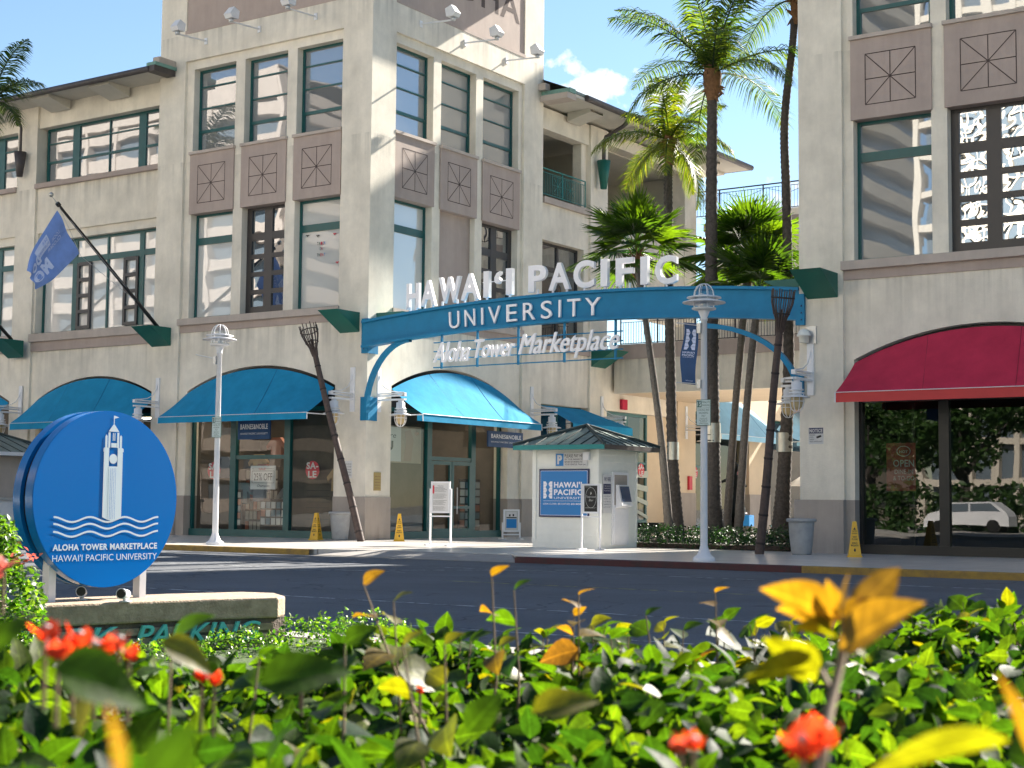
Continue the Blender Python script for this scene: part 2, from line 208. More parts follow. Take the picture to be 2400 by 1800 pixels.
class MB:
    def __init__(s,T=None): s.v=[];s.f=[];s.m=[];s.T=T or IDT;s.sm=[]
    def add(s,vs,fs,mi=0,smooth=False):
        n=len(s.v); T=s.T
        s.v+= [tuple(T@Vector(p)) for p in vs] if T is not IDT else [tuple(p) for p in vs]
        s.f+=[tuple(n+i for i in f) for f in fs]; s.m+=[mi]*len(fs); s.sm+=[smooth]*len(fs); return s
    def box(s,x0,x1,y0,y1,z0,z1,mi=0):
        return s.add([(x0,y0,z0),(x1,y0,z0),(x1,y1,z0),(x0,y1,z0),(x0,y0,z1),(x1,y0,z1),(x1,y1,z1),(x0,y1,z1)],[(0,3,2,1),(4,5,6,7),(0,1,5,4),(1,2,6,5),(2,3,7,6),(3,0,4,7)],mi)
    def prism(s,pts,y0,y1,mi=0):            # polygon in (x,z), extruded along y
        n=len(pts); v=[(x,y0,z) for x,z in pts]+[(x,y1,z) for x,z in pts]
        return s.add(v,[tuple(range(n)),tuple(range(2*n-1,n-1,-1))]+[(i,i+n,(i+1)%n+n,(i+1)%n) for i in range(n)],mi)
    def slab(s,pts,z0,z1,mi=0):             # polygon in (x,y), extruded along z
        n=len(pts); v=[(x,y,z0) for x,y in pts]+[(x,y,z1) for x,y in pts]
        return s.add(v,[tuple(range(n-1,-1,-1)),tuple(range(n,2*n))]+[(i,(i+1)%n,(i+1)%n+n,i+n) for i in range(n)],mi)
    def tube(s,path,r,n=8,mi=0,cap=True,closed=False):
        P=[Vector(p) for p in path]; k=len(P); rr=r if isinstance(r,(list,tuple)) else [r]*k
        vs=[];a=None
        for i in range(k):
            d=(P[(i+1)%k]-P[i-1] if closed else P[min(i+1,k-1)]-P[max(i-1,0)]).normalized()
            if a is None: a=d.orthogonal().normalized()
            a=(a-d*a.dot(d)).normalized(); b=d.cross(a)
            for j in range(n):
                t=2*PI*j/n; vs.append(P[i]+(a*math.cos(t)+b*math.sin(t))*rr[i])
        fs=[]
        for i in range(k if closed else k-1):
            for j in range(n): fs.append((i*n+j,i*n+(j+1)%n,((i+1)%k)*n+(j+1)%n,((i+1)%k)*n+j))
        s.add(vs,fs,mi,True)
        if cap and not closed: s.add([vs[j] for j in range(n)],[tuple(range(n-1,-1,-1))],mi); s.add([vs[(k-1)*n+j] for j in range(n)],[tuple(range(n))],mi)
        return s
    def lathe(s,cx,cy,prof,n=20,mi=0,z0=0):
        k=len(prof); vs=[(cx+r*math.cos(2*PI*j/n),cy+r*math.sin(2*PI*j/n),z+z0) for r,z in prof for j in range(n)]
        return s.add(vs,[(i*n+j,i*n+(j+1)%n,(i+1)*n+(j+1)%n,(i+1)*n+j) for i in range(k-1) for j in range(n)],mi,True)
    def text(s,body,x0,x1,z0,h,y=0,ext=.0,bold=0,shear=0,mi=0,fn=None,ref=None,res=3,mirror=False):
        v,f=text_raw(body,bold,shear,ext and 1,res)
        if not v: return s
        xs=[p[0] for p in v]; w0,w1=min(xs),max(xs)
        rz=text_raw(ref or 'H',bold,shear,ext and 1,res)[0]; a0,a1=min(p[1] for p in rz),max(p[1] for p in rz)
        if x1 is None: x1=x0+(w1-w0)*h/(a1-a0)
        out=[]
        for p in v:
            x=x0+(p[0]-w0)/(w1-w0)*(x1-x0); z=z0+(p[1]-a0)/(a1-a0)*h; yy=y-(p[2]*ext if ext else 0)
            out.append(fn(x,z,yy) if fn else (x,yy,z))
        return s.add(out,f,mi)
    def build(s,name,mats,parent=None,origin=None):
        me=bpy.data.meshes.new(name); v=s.v
        if parent is not None:
            inv=wm(parent).inverted(); 
            if inv!=IDT: v=[tuple(inv@Vector(p)) for p in v]
        me.from_pydata(v,[],s.f)
        ml=mats if isinstance(mats,(list,tuple)) else [mats]
        for x in ml: me.materials.append(M[x])
        if len(ml)>1: me.polygons.foreach_set('material_index',s.m)
        if any(s.sm): me.polygons.foreach_set('use_smooth',s.sm)
        me.update(); o=bpy.data.objects.new(name,me); COL.objects.link(o)
        if parent is not None: o.parent=parent
        return o
def tag(o,label=None,cat=None,group=None,kind=None):
    if label: o['label']=label
    if cat: o['category']=cat
    if group: o['group']=group
    if kind: o['kind']=kind
    return o
def thing(name,label,cat,loc=(0,0,0),rz=0,group=None):
    o=bpy.data.objects.new(name,None); o.empty_display_size=.2; COL.objects.link(o); o.location=loc; o.rotation_euler=(0,0,rz); return tag(o,label,cat,group)
def dup(o,loc,rz=None,label=None,parent=None):
    c=o.copy(); COL.objects.link(c)
    if parent is None:
        c.location=loc
        if rz is not None: c.rotation_euler=(0,0,rz)
        if label: c['label']=label
    else: c.parent=parent
    for ch in [x for x in bpy.data.objects if x.parent==o]: dup(ch,None,parent=c)
    return c
def part(name,mats,parent,fn,T=None,label=None):
    b=MB(T); fn(b); o=b.build(name,mats,parent)
    if label: o['label']=label
    return o
# ------------------------------------------------------------------ ground
KY=31.75
b=MB(); b.box(-400,400,-400,600,-1.2,-.154); tag(b.build('ground','pale_ground'),kind='structure')
b=MB(); b.box(-220,220,11.75,KY+.1,-.4,-.15); tag(b.build('road','asphalt'),kind='structure')
b=MB(); b.slab([(-220,32.35),(-28.6,32.35),(-27.2,33.2),(-22.6,33.2),(-21.5,KY+.2),(220,KY+.2),(220,140),(-220,140)],-.38,0); tag(b.build('sidewalk','sidewalk'),kind='structure')
b=MB(); b.slab([(-28.6,32.2),(-21.5,KY+.05),(-22.6,33.2),(-27.2,33.2)],-.39,-.142); 
b.add([(-28.6,32.2,-.14),(-21.5,KY+.05,-.14),(-22.6,33.2,-.003),(-27.2,33.2,-.003)],[(0,1,2,3)]); tag(b.build('kerb_ramp','kerb_plain'),kind='structure')
def kerb(name,x0,x1,y0,y1,m):
    b=MB(); 
    b.add([(x0,y0,-.38),(x1,y1,-.38),(x1,y1,-.012),(x0,y0,-.012),(x0,y0+.03,.004),(x1,y1+.03,.004),(x0,y0+.2,.004),(x1,y1+.2,.004)],[(0,1,2,3),(3,2,5,4),(4,5,7,6)]); tag(b.build(name,m),kind='structure')
kerb('red_kerb',-21.5,-13.9,KY,KY,'kerb_red'); kerb('yellow_kerb',-13.9,90,KY,KY,'kerb_yellow'); kerb('yellow_kerb',-28.6,-120,32.15,32.15,'kerb_yellow')
b=MB(); b.box(-220,220,-60,11.3,-.35,-.03); tag(b.build('park_path','near_walk'),kind='structure')
b=MB(); b.box(-220,220,11.3,11.75,-.35,-.0); tag(b.build('near_kerb','kerb_plain'),kind='structure')
b=MB(); b.box(-14,12,.2,11.0,-.02,.02); tag(b.build('planting_bed','lawn'),kind='structure')
def line(x0,y0,x1,y1,w,m='worn_white'):
    d=Vector((x1-x0,y1-y0,0)).normalized(); n=Vector((-d.y,d.x,0))*w/2; a=Vector((x0,y0,-.146)); c=Vector((x1,y1,-.146))
    return MB().add([a-n,c-n,c+n,a+n],[(0,1,2,3)])
for i,(q,m) in enumerate([((-26,17.95,8,17.8,.11),'worn_white'),((-24.5,22.4,-18,29.4,.12),'worn_white'),((-30,25.2,-20,25.6,.10),'worn_white'),((-21,28.2,-7,28.0,.1),'worn_white'),((-17.5,23.4,-5,23.2,.1),'worn_yellow'),((-40,29.3,-24,29.2,.12),'worn_white'),((-15,14.6,12,14.55,.1),'worn_white')]):
    tag(line(*q).build('road_marking',m),kind='structure')
# ------------------------------------------------------------------ windows
def window(T,par,u0,u1,z0,z1,d,fm='teal',gm='glass_mirror',hb=(),vb=(),ft=.09,sash=None,label=None):
    b=MB(T); D=.09
    b.box(u0,u0+ft,d,d+D,z0,z1); b.box(u1-ft,u1,d,d+D,z0,z1); b.box(u0+ft,u1-ft,d-.003,d+D,z0,z0+ft); b.box(u0+ft,u1-ft,d-.003,d+D,z1-ft,z1)
    for u,t in vb: b.box(u-t/2,u+t/2,d+.004,d+D,z0+ft,z1-ft)
    for z,t in hb: b.box(u0+ft,u1-ft,d+.009,d+D,z-t/2,z+t/2)
    if sash: b.box(u0+ft,u0+ft+.05,d+.014,d+D,z0+ft,sash); b.box(u1-ft-.05,u1-ft,d+.014,d+D,z0+ft,sash); b.box(u0+ft+.05,u1-ft-.05,d+.017,d+D,z0+ft,z0+ft+.05)
    w=b.build('window',fm,par)
    if label: w['label']=label
    g=MB(T); g.add([(u0+.02,d+.06,z0+.02),(u1-.02,d+.06,z0+.02),(u1-.02,d+.06,z1-.02),(u0+.02,d+.06,z1-.02)],[(0,1,2,3)]); g.build('pane',gm,w)
    return w
def arch_pts(a0,a1,zs,zc,n=22,inset=0):
    w=(a1-a0)/2; h=zc-zs; r=(w*w+h*h)/(2*h); cx=(a0+a1)/2; cz=zc-r; th=math.asin(w/r)
    return [(cx+r*math.sin(-th+2*th*i/n),cz+r*math.cos(-th+2*th*i/n)) for i in range(n+1)]
def arch_wall(b,u0,u1,z0,z1,a0,a1,zs,zc,d0,d1):
    ap=arch_pts(a0,a1,zs,zc); n=len(ap)
    b.box(u0,a0,d0,d1,z0,z1); b.box(a1,u1,d0,d1,z0,z1)
    v=[(x,d0,z) for x,z in ap]+[(x,d0,z1) for x,z in ap]+[(x,d1,z) for x,z in ap]
    f=[(i,i+1,n+i+1,n+i) for i in range(n-1)]+[(i,2*n+i,2*n+i+1,i+1) for i in range(n-1)]; b.add(v,f)
def boxes(name,mt,par,L_,T=None):
    for q in L_: MB(T).box(*q).build(name,mt,par)
def star(T,par,u0,u1,z0,z1,d):
    mu=(u1-u0)*.19; mz=(z1-z0)*.20; a,c,e,g=u0+mu,u1-mu,z0+mz*.85,z1-mz; t=.014; dd=d-.004
    b=MB(T)
    def ln(x0,z0_,x1,z1_,off):
        q=Vector((x1-x0,z1_-z0_)).normalized(); n=Vector((-q.y,q.x))*t
        b.add([(x0-n.x,dd-off,z0_-n.y),(x1-n.x,dd-off,z1_-n.y),(x1+n.x,dd-off,z1_+n.y),(x0+n.x,dd-off,z0_+n.y)],[(0,1,2,3)])
    mx_,mz_=(a+c)/2,(e+g)/2
    for i,q in enumerate([(a,e,c,e),(c,e,c,g),(c,g,a,g),(a,g,a,e),(mx_,e,mx_,g),(a,mz_,c,mz_),(a,e,c,g),(a,g,c,e)]): ln(*q,i*.0007)
    return b.build('incised_star','groove',par)
def tower_facade(T,par,bays,types,ar,u0=1.4,u1=9.45,store=True):
    W=part
    D1=.75
    b=MB(T); arch_wall(b,u0,u1,1.5,7.72,ar[0],ar[1],5.45,6.30,.10,D1); b.build('wall',"stucco",par)
    boxes('base_course','stucco_base',par,[(u0,ar[0],.07,D1,0,1.5),(ar[1],u1,.07,D1,0,1.5)],T)
    b=MB(T); b.box(u0,u1,.06,D1,7.72,8.0); b.build('band','brown',par)
    b=MB(T); b.box(u0-.04,u1+.02,-.07,D1,8.0,8.25); b.build('sill','ledge',par)
    b=MB(T); prev=u0
    for (a,c) in bays: b.box(prev,a,.12,D1,8.25,18.0); prev=c
    b.box(prev,u1,.12,D1,8.25,18.0); b.box(u0,u1,.12,D1,18.0,18.34); b.box(u0,u1,0,D1,18.34,19.42); b.box(u0,u1,0,D1,22.3,24.2)
    b.build('wall','stucco',par)
    MB(T).box(u0-.04,u1+.02,.05,D1,19.42,22.3).build('sign_panel','brown',par)
    MB(T).box(u0-.04,u1+.02,-.02,.05,19.42,19.56).build('sign_panel_trim','brown',par)
    for i,((a,c),ty) in enumerate(zip(bays,types)):
        p=MB(T).box(a-.05,c+.04,.05,D1-.02,12.3,14.62).build('panel','brown',par); star(T,p,a-.05,c+.04,12.3,14.62,.05)
        MB(T).box(a-.08,c+.07,-.02,D1-.02,14.62,14.73).build('sill','ledge',par)
        window(T,par,a,c,14.73,18.0,.42,'teal','glass_mirror' if (i+len(types[0]))%2 else 'glass_mirror',hb=((17.33,.055),(16.48,.055),(15.57,.12)),sash=15.51)
        if ty=='T': window(T,par,a,c,8.25,12.3,.42,'teal','glass_blind',hb=((11.27,.27),))
        if ty=='M': window(T,par,a,c,8.25,12.3,.42,'teal','glass_mirror',hb=((11.27,.27),))
        if ty in 'DV':
            w=c-a; window(T,par,a,c,8.25,12.3,.42,'bronze_frame','glass_dark' if ty=='D' else 'glass_wavy',hb=((11.2,.28),(10.45,.17),(9.78,.17),(9.11,.17),(8.45,.22)),vb=((a+.16,.14),(c-.16,.14),((a+c)/2,.40)))
        if ty=='B': MB(T).box(a,c,.35,D1-.03,8.25,12.3).build('blank_panel','brown',par)
def corner(b,x0,x1,y0,y1,top=24.2): b.box(x0,x1,y0,y1,1.5,top)
# ---------------- corner tower
tw=thing('corner_tower','three storey beige stucco tower with brown star panels behind the two blue awnings','building',(-39.8,47,0))
AB=[(-43.42,-41.19),(-40.71,-38.54),(-38.07,-35.88)]; BB=[(42.96,45.25),(45.73,47.99),(48.46,50.95)]
T1=TA(41.5); T2=TB(-34.4)
tower_facade(T1,tw,AB,'TDT',(-43.36,-35.94),-43.8,-35.75); tower_facade(T2,tw,BB,'TBD',(42.96,50.35),42.87,51.2)
b=MB(); b.box(-45.2,-43.8,41.5,42.9,1.5,24.2); b.box(-35.75,-34.4,41.5,42.87,1.5,24.2); b.box(-35.75,-34.4,51.2,52.6,1.5,24.2); b.box(-45.2,-43.8,51.2,52.6,1.5,24.2)
b.box(-45.2,-44.6,42.9,51.2,6.5,24.2); b.box(-43.8,-35.75,52.0,52.6,0,24.2); b.build('pillar','stucco',tw)
boxes('base_course','stucco_base',tw,[(-45.23,-43.8,41.46,42.9,0,1.5),(-35.75,-34.36,41.46,42.87,0,1.5),(-35.75,-34.36,51.2,52.6,0,1.5),(-45.23,-43.8,51.2,52.6,0,1.5)])
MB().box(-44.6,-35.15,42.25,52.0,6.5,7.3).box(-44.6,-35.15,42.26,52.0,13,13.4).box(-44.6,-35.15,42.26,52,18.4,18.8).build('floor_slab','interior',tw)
b=MB(); x0,x1,y0,y1=-47.0,-32.6,39.7,54.4; b.slab([(x0,y0),(x1,y0),(x1,y1),(x0,y1)],24.2,24.5)
b.add([(x0,y0,24.5),(x1,y0,24.5),(x1,y1,24.5),(x0,y1,24.5),(-39.8,47.05,27.6)],[(0,1,4),(1,2,4),(2,3,4),(3,0,4)]); b.build('roof','roof_metal',tw)
b=MB(T2); b.text('ALOHA',44.0,50.86,20.73,1.15,y=.045,bold=.012); b.build('sign_lettering','groove',tw)
# ---------------- right tower
rtw=thing('corner_tower','beige stucco tower at the right edge with a red arched awning and restaurant windows','building',(-12.65,46.6,0))
T3=TA(41.15); X3=-18.05
RB=[(-16.42,-14.15),(-13.70,-11.35),(-10.9,-8.75)]
tower_facade(T3,rtw,RB,'MVT',(-16.44,-9.0),-16.72,-8.6)
b=MB(); b.box(X3,-16.72,41.15,42.5,1.5,24.2); b.box(-8.6,-7.2,41.15,42.5,1.5,24.2); b.box(X3,X3+.6,42.5,50.85,0,24.2); b.box(X3,-7.2,50.85,52.2,0,24.2); b.box(-7.8,-7.2,42.5,50.85,0,24.2); b.build('pillar','stucco',rtw)
boxes('base_course','stucco_base',rtw,[(X3-.14,-16.70,41.03,42.5,0,1.5),(-8.6,-7.1,41.08,42.5,0,1.5)])
MB().box(-17.4,-7.8,41.95,50.8,6.5,7.3).box(-17.4,-7.8,41.96,50.8,18.4,18.8).build('floor_slab','interior',rtw)
b=MB(); x0,x1,y0,y1=-19.8,-5.4,39.4,54; b.slab([(x0,y0),(x1,y0),(x1,y1),(x0,y1)],24.2,24.5); b.add([(x0,y0,24.5),(x1,y0,24.5),(x1,y1,24.5),(x0,y1,24.5),(-12.6,46.7,27.6)],[(0,1,4),(1,2,4),(2,3,4),(3,0,4)]); b.build('roof','roof_metal',rtw)
# ---------------- left building
lb=thing('shop_building','long beige shop building left of the tower with sloping eave and wide green windows','building',(-55,46,0))
Y4=41.75; T4=TA(Y4)
def lb_bay(x0,x1):     # opening between pillars x0..x1
    b=MB(T4); arch_wall(b,x0,x1,1.5,7.45,x0+.38,x1-.08,5.40,6.28,.1,.75); b.box(x0,x1,.1,.75,12.45,14.35); b.box(x0,x1,.1,.75,16.95,17.9)
    b.box(x0,x0+.12,.1,.75,7.45+.8,12.45); b.build('wall','stucco',lb)
    MB(T4).box(x0,x1,.02,.75,7.45,7.85).build('band','brown',lb); MB(T4).box(x0-.06,x1,-.09,.75,7.85,8.18).build('sill','ledge',lb)
    MB(T4).box(x0-.03,x1,-.06,.75,14.35,14.55).build('sill','brown',lb)
    MB(T4).box(x0,x1,.2,.75,12.1,12.45).build('lintel','stucco',lb)
    w=x1-x0; k=w/7.6
    window(T4,lb,x0+.12,x1,14.55,16.95,.45,'teal','glass_mirror',hb=((16.3,.05),(15.5,.1)),vb=((x0+1.95,.42),(x0+4.0,.05),(x0+5.95,.42)),ft=.1,sash=15.45)
    window(T4,lb,x0+.12,x1,8.18,12.1,.45,'teal','glass_blind',hb=((11.2,.24),),vb=((x0+2.1,.26),(x0+4.1,.1),(x0+6.1,.26)),ft=.1)
    for q in (x0+2.3,x0+5.1):
        b=MB(T4); b.box(q,q+.13,.40,.47,8.3,11.05); b.box(q+.72,q+.85,.40,.47,8.3,11.05)
        for j in range(5): zz=8.3+j*.66; b.box(q+.13,q+.72,.402,.47,zz,zz+.14)
        b.build('muntin_grid','bronze_frame',lb)
lb_bay(-52.85,-45.2); lb_bay(-61.7,-54.1); lb_bay(-70.6,-63.0)
boxes('pillar','stucco',lb,[(q,q+1.25,0,.8,1.5,17.9) for q in (-54.1,-63.0,-71.9)],T4)
boxes('base_course','stucco_base',lb,[(q-.02,q+1.27,-.03,.8,0,1.5) for q in (-54.1,-63.0,-71.9)]+[(-52.83,-52.47,.07,.75,0,1.5)],T4)
MB().box(-72,-45.25,42.5,55,12.2,12.6).box(-72,-45.25,42.5,55,6.6,7.2).box(-72,-45.25,54.4,55,0,17.5).build('floor_slab','interior',lb)
b=MB(); ys,ye=40.45,48; b.add([(-73,ye,20.6),(-44.7,ye,20.6),(-44.7,ys,18.05),(-73,ys,18.05),(-73,ye,20.4),(-44.7,ye,20.4),(-44.7,ys,17.93),(-73,ys,17.93)],[(0,3,2,1),(2,3,7,6),(1,2,6,5)]); b.add([(-73,ye,20.6),(-44.7,ye,20.6),(-44.7,55.5,18),(-73,55.5,18)],[(0,1,2,3)]); b.build('roof','roof_metal',lb)
b=MB(); b.add([(-73,ys,17.9),(-44.6,ys,17.9),(-44.6,41.95,17.88),(-73,41.95,17.88)],[(0,1,2,3)]); b.build('soffit','soffit',lb)
b=MB(); b.tube([(-73,ys-.05,17.93),(-44.6,ys-.05,17.93)],.12,10); b.build('gutter','gutter',lb)
b=MB(); b.box(-44.75,-44.3,40.35,41.44,17.82,18.04); b.build('gutter_box','gutter',lb); MB().box(-44.75,-44.25,40.36,41.46,18.04,18.17).build('flashing','copper_green',lb); MB().box(-44.65,-44.3,40.6,41.46,18.17,18.42).build('end_cap','ledge',lb)
for q in (-47.3,-50.9,-54.5,-58.1,-61.7): MB().add([(q-1.1,41.74,17.5),(q-1.1,40.62,17.78),(q-1.1,40.62,17.88),(q-1.1,41.74,17.88),(q+.1,41.74,17.5),(q+.1,40.62,17.78),(q+.1,40.62,17.88),(q+.1,41.74,17.88)],[(0,1,2,3),(7,6,5,4),(0,4,5,1),(1,5,6,2)]).build('eave_bracket','soffit',lb)
b=MB(); b.lathe(-53.55,41.45,[(.02,14.9),(.13,14.9),(.26,15.95),(.24,15.95),(.1,15.0)],12); b.tube([(-53.55,41.45,15.5),(-53.55,41.45,17),(-53.55,41.2,17.5),(-53.55,40.6,17.8)],.06,8); b.build('downspout','gutter',lb)
# ---------------- courtyard wing
wg=thing('courtyard_wing','open arcaded wing behind the tower with balcony, brown gutter and green downspout','building',(-36,60,0))
T5=TB(-34.7)
b=MB(T5)
b.box(52.6,53.15,.1,.7,0,17.9); b.box(56.9,58.34,0,.7,0,17.9); b.box(65.63,66.83,0,.7,6,17.9)
b.box(53.15,56.9,.1,.7,17.0,17.9); b.box(58.34,65.63,.05,.7,17.35,17.9); b.box(56.5,56.9,.25,.7,14.1,17.0)
b.box(53.15,56.9,.1,.7,12.3,13.85); b.box(56.5,56.9,.1,.7,8.2,12.3); b.box(53.15,56.9,.1,.7,5.45,7.7); b.box(53.15,56.9,.1,.7,0,.0+.02)
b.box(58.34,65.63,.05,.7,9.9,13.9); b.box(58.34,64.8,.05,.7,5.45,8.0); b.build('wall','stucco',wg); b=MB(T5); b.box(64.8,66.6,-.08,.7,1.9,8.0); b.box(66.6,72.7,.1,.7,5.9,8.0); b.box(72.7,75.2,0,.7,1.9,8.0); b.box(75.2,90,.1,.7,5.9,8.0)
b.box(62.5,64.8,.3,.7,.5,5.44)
b.build('wall','stucco_bounce',wg)
boxes('base_course','stucco_base',wg,[(64.4,66.6,-.12,.7,0,1.9),(72.7,75.2,-.04,.7,0,1.9)],T5)
MB(T5).box(53.15,56.95,-.04,.7,13.85,14.1).box(58.3,65.7,-.04,.7,13.9,14.1).build('sill','ledge',wg); MB(T5).box(53.15,56.9,-.02,.7,7.7,7.95).build('band','brown',wg); MB(T5).box(53.15,56.9,-.06,.7,7.95,8.2).build('sill','ledge',wg)
MB(T5).box(66.2,66.8,.7,5.5,13.9,17.3).box(52.6,66.8,.7,5.5,13.6,13.9).box(52.6,66.8,.7,5.5,17.3,17.6).box(52.6,66.8,5.5,5.8,13.9,17.3).box(59.0,59.3,.7,5.5,13.9,17.3).build('loggia','soffit',wg)
MB(T5).box(54.0,54.9,5.42,5.5,13.9,16.2).box(55.6,56.3,5.42,5.5,13.9,16.2).build('loggia_door','black_frame',wg)
window(T5,wg,53.15,56.5,8.2,12.3,.42,'bronze_frame','glass_dark',hb=((11.2,.2),),vb=((54.9,.15),)); window(T5,wg,53.15,56.9,.3,5.45,.42,'teal','glass_dark',vb=((54.9,.2),))
for (a,c) in ((58.34,60.6),(60.6,62.5)): window(T5,wg,a,c,.5,5.45,.3,'teal','glass_shop_dark',hb=((3.2,.12),),ft=.14)
window(T5,wg,66.6,69.7,.2,5.9,.35,'teal','glass_shop_dark',hb=((3.2,.12),),ft=.12); window(T5,wg,69.7,72.7,.2,5.9,.35,'teal','glass_shop_dark',ft=.12); window(T5,wg,75.2,84,.2,5.9,.35,'teal','glass_dark',vb=((78,.2),(81,.2)),ft=.12)
MB(T5).box(58.34,90,2.5,2.8,0,6.2).box(58.34,90,.7,2.5,5.95,6.2).build('shop_interior','interior',wg)
b=MB()
for k in range(4):                                                      # white wave decals on the lower panes
    pts=[]
    for i in range(21):
        y=58.6+i*.2; z=.75+k*.42+.35*math.sin((i/20)*PI*1.1+.3*k)+(.9*(i/20)*(k/3)); pts.append((y,z))
    w=.16+.05*k
    b.add([(-34.995,y,z) for y,z in pts]+[(-34.995,y,z+w) for y,z in pts],[(i,i+1,i+22,i+21) for i in range(20)])
b.build('wave_decal','wing_white',wg)
b=MB(); b.lathe(-34.35,57.4,[(.02,15.1),(.14,15.1),(.3,16.35),(.27,16.35),(.1,15.2)],12); b.build('rain_funnel','wedge',wg)
b=MB(); b.tube([(-34.35,57.4,15.8),(-34.35,57.4,17.1),(-34.25,57.4,17.4),(-33.4,57.4,17.75),(-33.1,57.4,17.95)],.09,10); b.build('downspout','gutter',wg)
ge=-33.05
b=MB(); b.add([(-40,52.65,21.2),(-40,69.2,21.2),(ge,69.4,18.28),(ge,52.45,18.28),(ge,69.4,18.16),(ge,52.45,18.16)],[(0,3,2,1),(3,5,4,2)]); b.add([(-40,69.2,21.2),(-47,69.4,18.3),(ge,69.4,18.28)],[(0,1,2)]); b.add([(-40,52.65,21.2),(-40,69.2,21.2),(-47,69.4,18.3),(-47,52.65,18.3)],[(0,1,2,3)]); b.build('roof','roof_metal',wg)
b=MB(); b.box(-47,ge-.02,52.5,69.38,18.02,18.15); b.box(-47,-34.4,66.84,69.3,17.9,18.02); b.build('soffit','soffit',wg)
for q in (54.9,58.6,62.3,66.0): MB().add([(-34.68,q,17.62),(-33.5,q,17.9),(-33.5,q,18.02),(-34.68,q,18.02),(-34.68,q+1,17.62),(-33.5,q+1,17.9),(-33.5,q+1,18.02),(-34.68,q+1,18.02)],[(0,1,2,3),(7,6,5,4),(0,4,5,1)]).build('eave_bracket','soffit',wg)
MB().tube([(ge+.06,53.7,18.13),(ge+.06,69.45,18.13)],.14,10).tube([(ge+.06,69.45,18.13),(-36,69.45,18.13)],.12,10).build('gutter','gutter',wg)
MB().box(-34.8,ge+.04,52.44,52.9,18.12,18.30).build('flashing','copper_green',wg); MB().box(-34.39,-34.05,52.2,52.55,18.30,18.58).build('end_cap','ledge',wg)
MB().box(-34.38,ge,52.32,53.0,17.86,18.1).build('end_board','ledge',wg)
def railing(b,p0,p1,z0,z1,step=.13,r=.012,rr=.03,posts=1.8):
    p0,p1=Vector(p0),Vector(p1); Ln=(p1-p0).length; n=int(Ln/step)
    b.tube([(*p0,z1),(*p1,z1)],rr,6); b.tube([(*p0,z0),(*p1,z0)],rr*.7,5); b.tube([(*p0,z1-.16),(*p1,z1-.16)],rr*.5,5)
    for i in range(n+1): q=p0+(p1-p0)*i/n; b.tube([(*q,z0),(*q,z1-.16)],r,4,cap=False)
    k=max(1,int(Ln/posts))
    for i in range(k+1): q=p0+(p1-p0)*i/k; b.tube([(*q,z0-.05),(*q,z1+.02)],rr*1.1,6)
b=MB(); railing(b,(-34.75,52.8),(-34.75,56.5),14.22,15.3)
for cy in (54.3,55.3):
    for k in range(4): a=PI*k/4; b.tube([(-34.75,cy-.42*math.cos(a),14.7-.38*math.sin(a)),(-34.75,cy+.42*math.cos(a),14.7+.38*math.sin(a))],.012,4)
    b.tube([(-34.75,cy+dy,14.7+dz) for dy,dz in ((-.42,-.38),(.42,-.38),(.42,.38),(-.42,.38))],.012,4,closed=True)
b.build('railing','rail_green',wg)
# ---------------- overpass and terrace bridge
op=thing('overpass','low beige overpass with brown edge and thin railing crossing the courtyard','bridge',(-26,60,6))
MB().box(-34.6,-17.5,58.8,58.95,6.2,7.7).build('deck_face','stucco',op); MB().box(-34.6,-17.5,58.95,66.2,6.22,7.7).build('deck','stucco_bounce',op); MB().box(-34.6,-17.5,58.7,63.6,7.7,8.35).build('edge_trim','brown',op)
b=MB(); railing(b,(-34.3,58.85),(-17.6,58.85),8.4,9.5); b.build('railing','rail_dark',op)
MB().box(-34.6,-17.5,63.5,64.2,8.35,9.6).build('parapet','stucco',op)
br=thing('terrace_bridge','beige upper terrace bridge with dark railing seen against the sky','bridge',(-26,68,9))
MB().box(-34.4,-17.4,67.3,70.0,9.4,14.7).build('deck','stucco',br); MB().box(-34.5,-17.3,67.2,70.1,14.7,15.1).build('edge_trim','brown',br); MB().box(-34.4,-17.3,67.25,67.4,15.1,15.45).build('kerb_wall','stucco',br)
b=MB(); railing(b,(-36.0,67.3),(-17.4,67.3),15.5,16.72,rr=.035,step=.16,posts=2.2)
for i in range(8):
    x=-35.8+i*2.3; b.tube([(x,67.3,16.55),(x+1.15,67.3,16.2),(x+2.3,67.3,16.55)],.014,4)
b.build('railing','rail_dark',br)
b=MB(); 
for x in (-31,-26.5,-22): b.prism([(x-.9,10)]+[(x-.9+1.8*i/10,12.6+.7*math.sin(PI*i/10)) for i in range(11)]+[(x+.9,10)],67.2,67.3)
b.build('arched_recess','interior_light',br)
# ---------------- unseen sun blockers beyond the courtyard, then the right shop building
t=thing('shade_block','unseen slim beige block added beyond the courtyard to shade the tower side','building',(-27,92,0))  # added block, out of view, keeps sun off the tower's courtyard side
MB().box(-31.0,-27.3,90,94,0,41.0).build('wall','far_white',t); MB().box(-31.5,-26.5,89.5,94.5,41.0,43.0).build('roof','roof_metal',t)  # wider top slab casts a shade band near the tower corner
t=thing('shade_clock_tower','unseen clock tower beyond the right wing, placed to shade the road','building',(-5,92,0))  # out of view, position and width set for its shadow on the road
MB().box(-11.5,-4,86,98,0,50).build('wall','far_white',t); b=MB(); b.add([(-11.5,86,50),(-4,86,50),(-4,98,50),(-11.5,98,50),(-7.7,92,58)],[(0,1,4),(1,2,4),(2,3,4),(3,0,4)]); b.build('roof','roof_metal',t)
t=thing('shop_building','long beige shop building right of the right tower','building',(20,47,0))
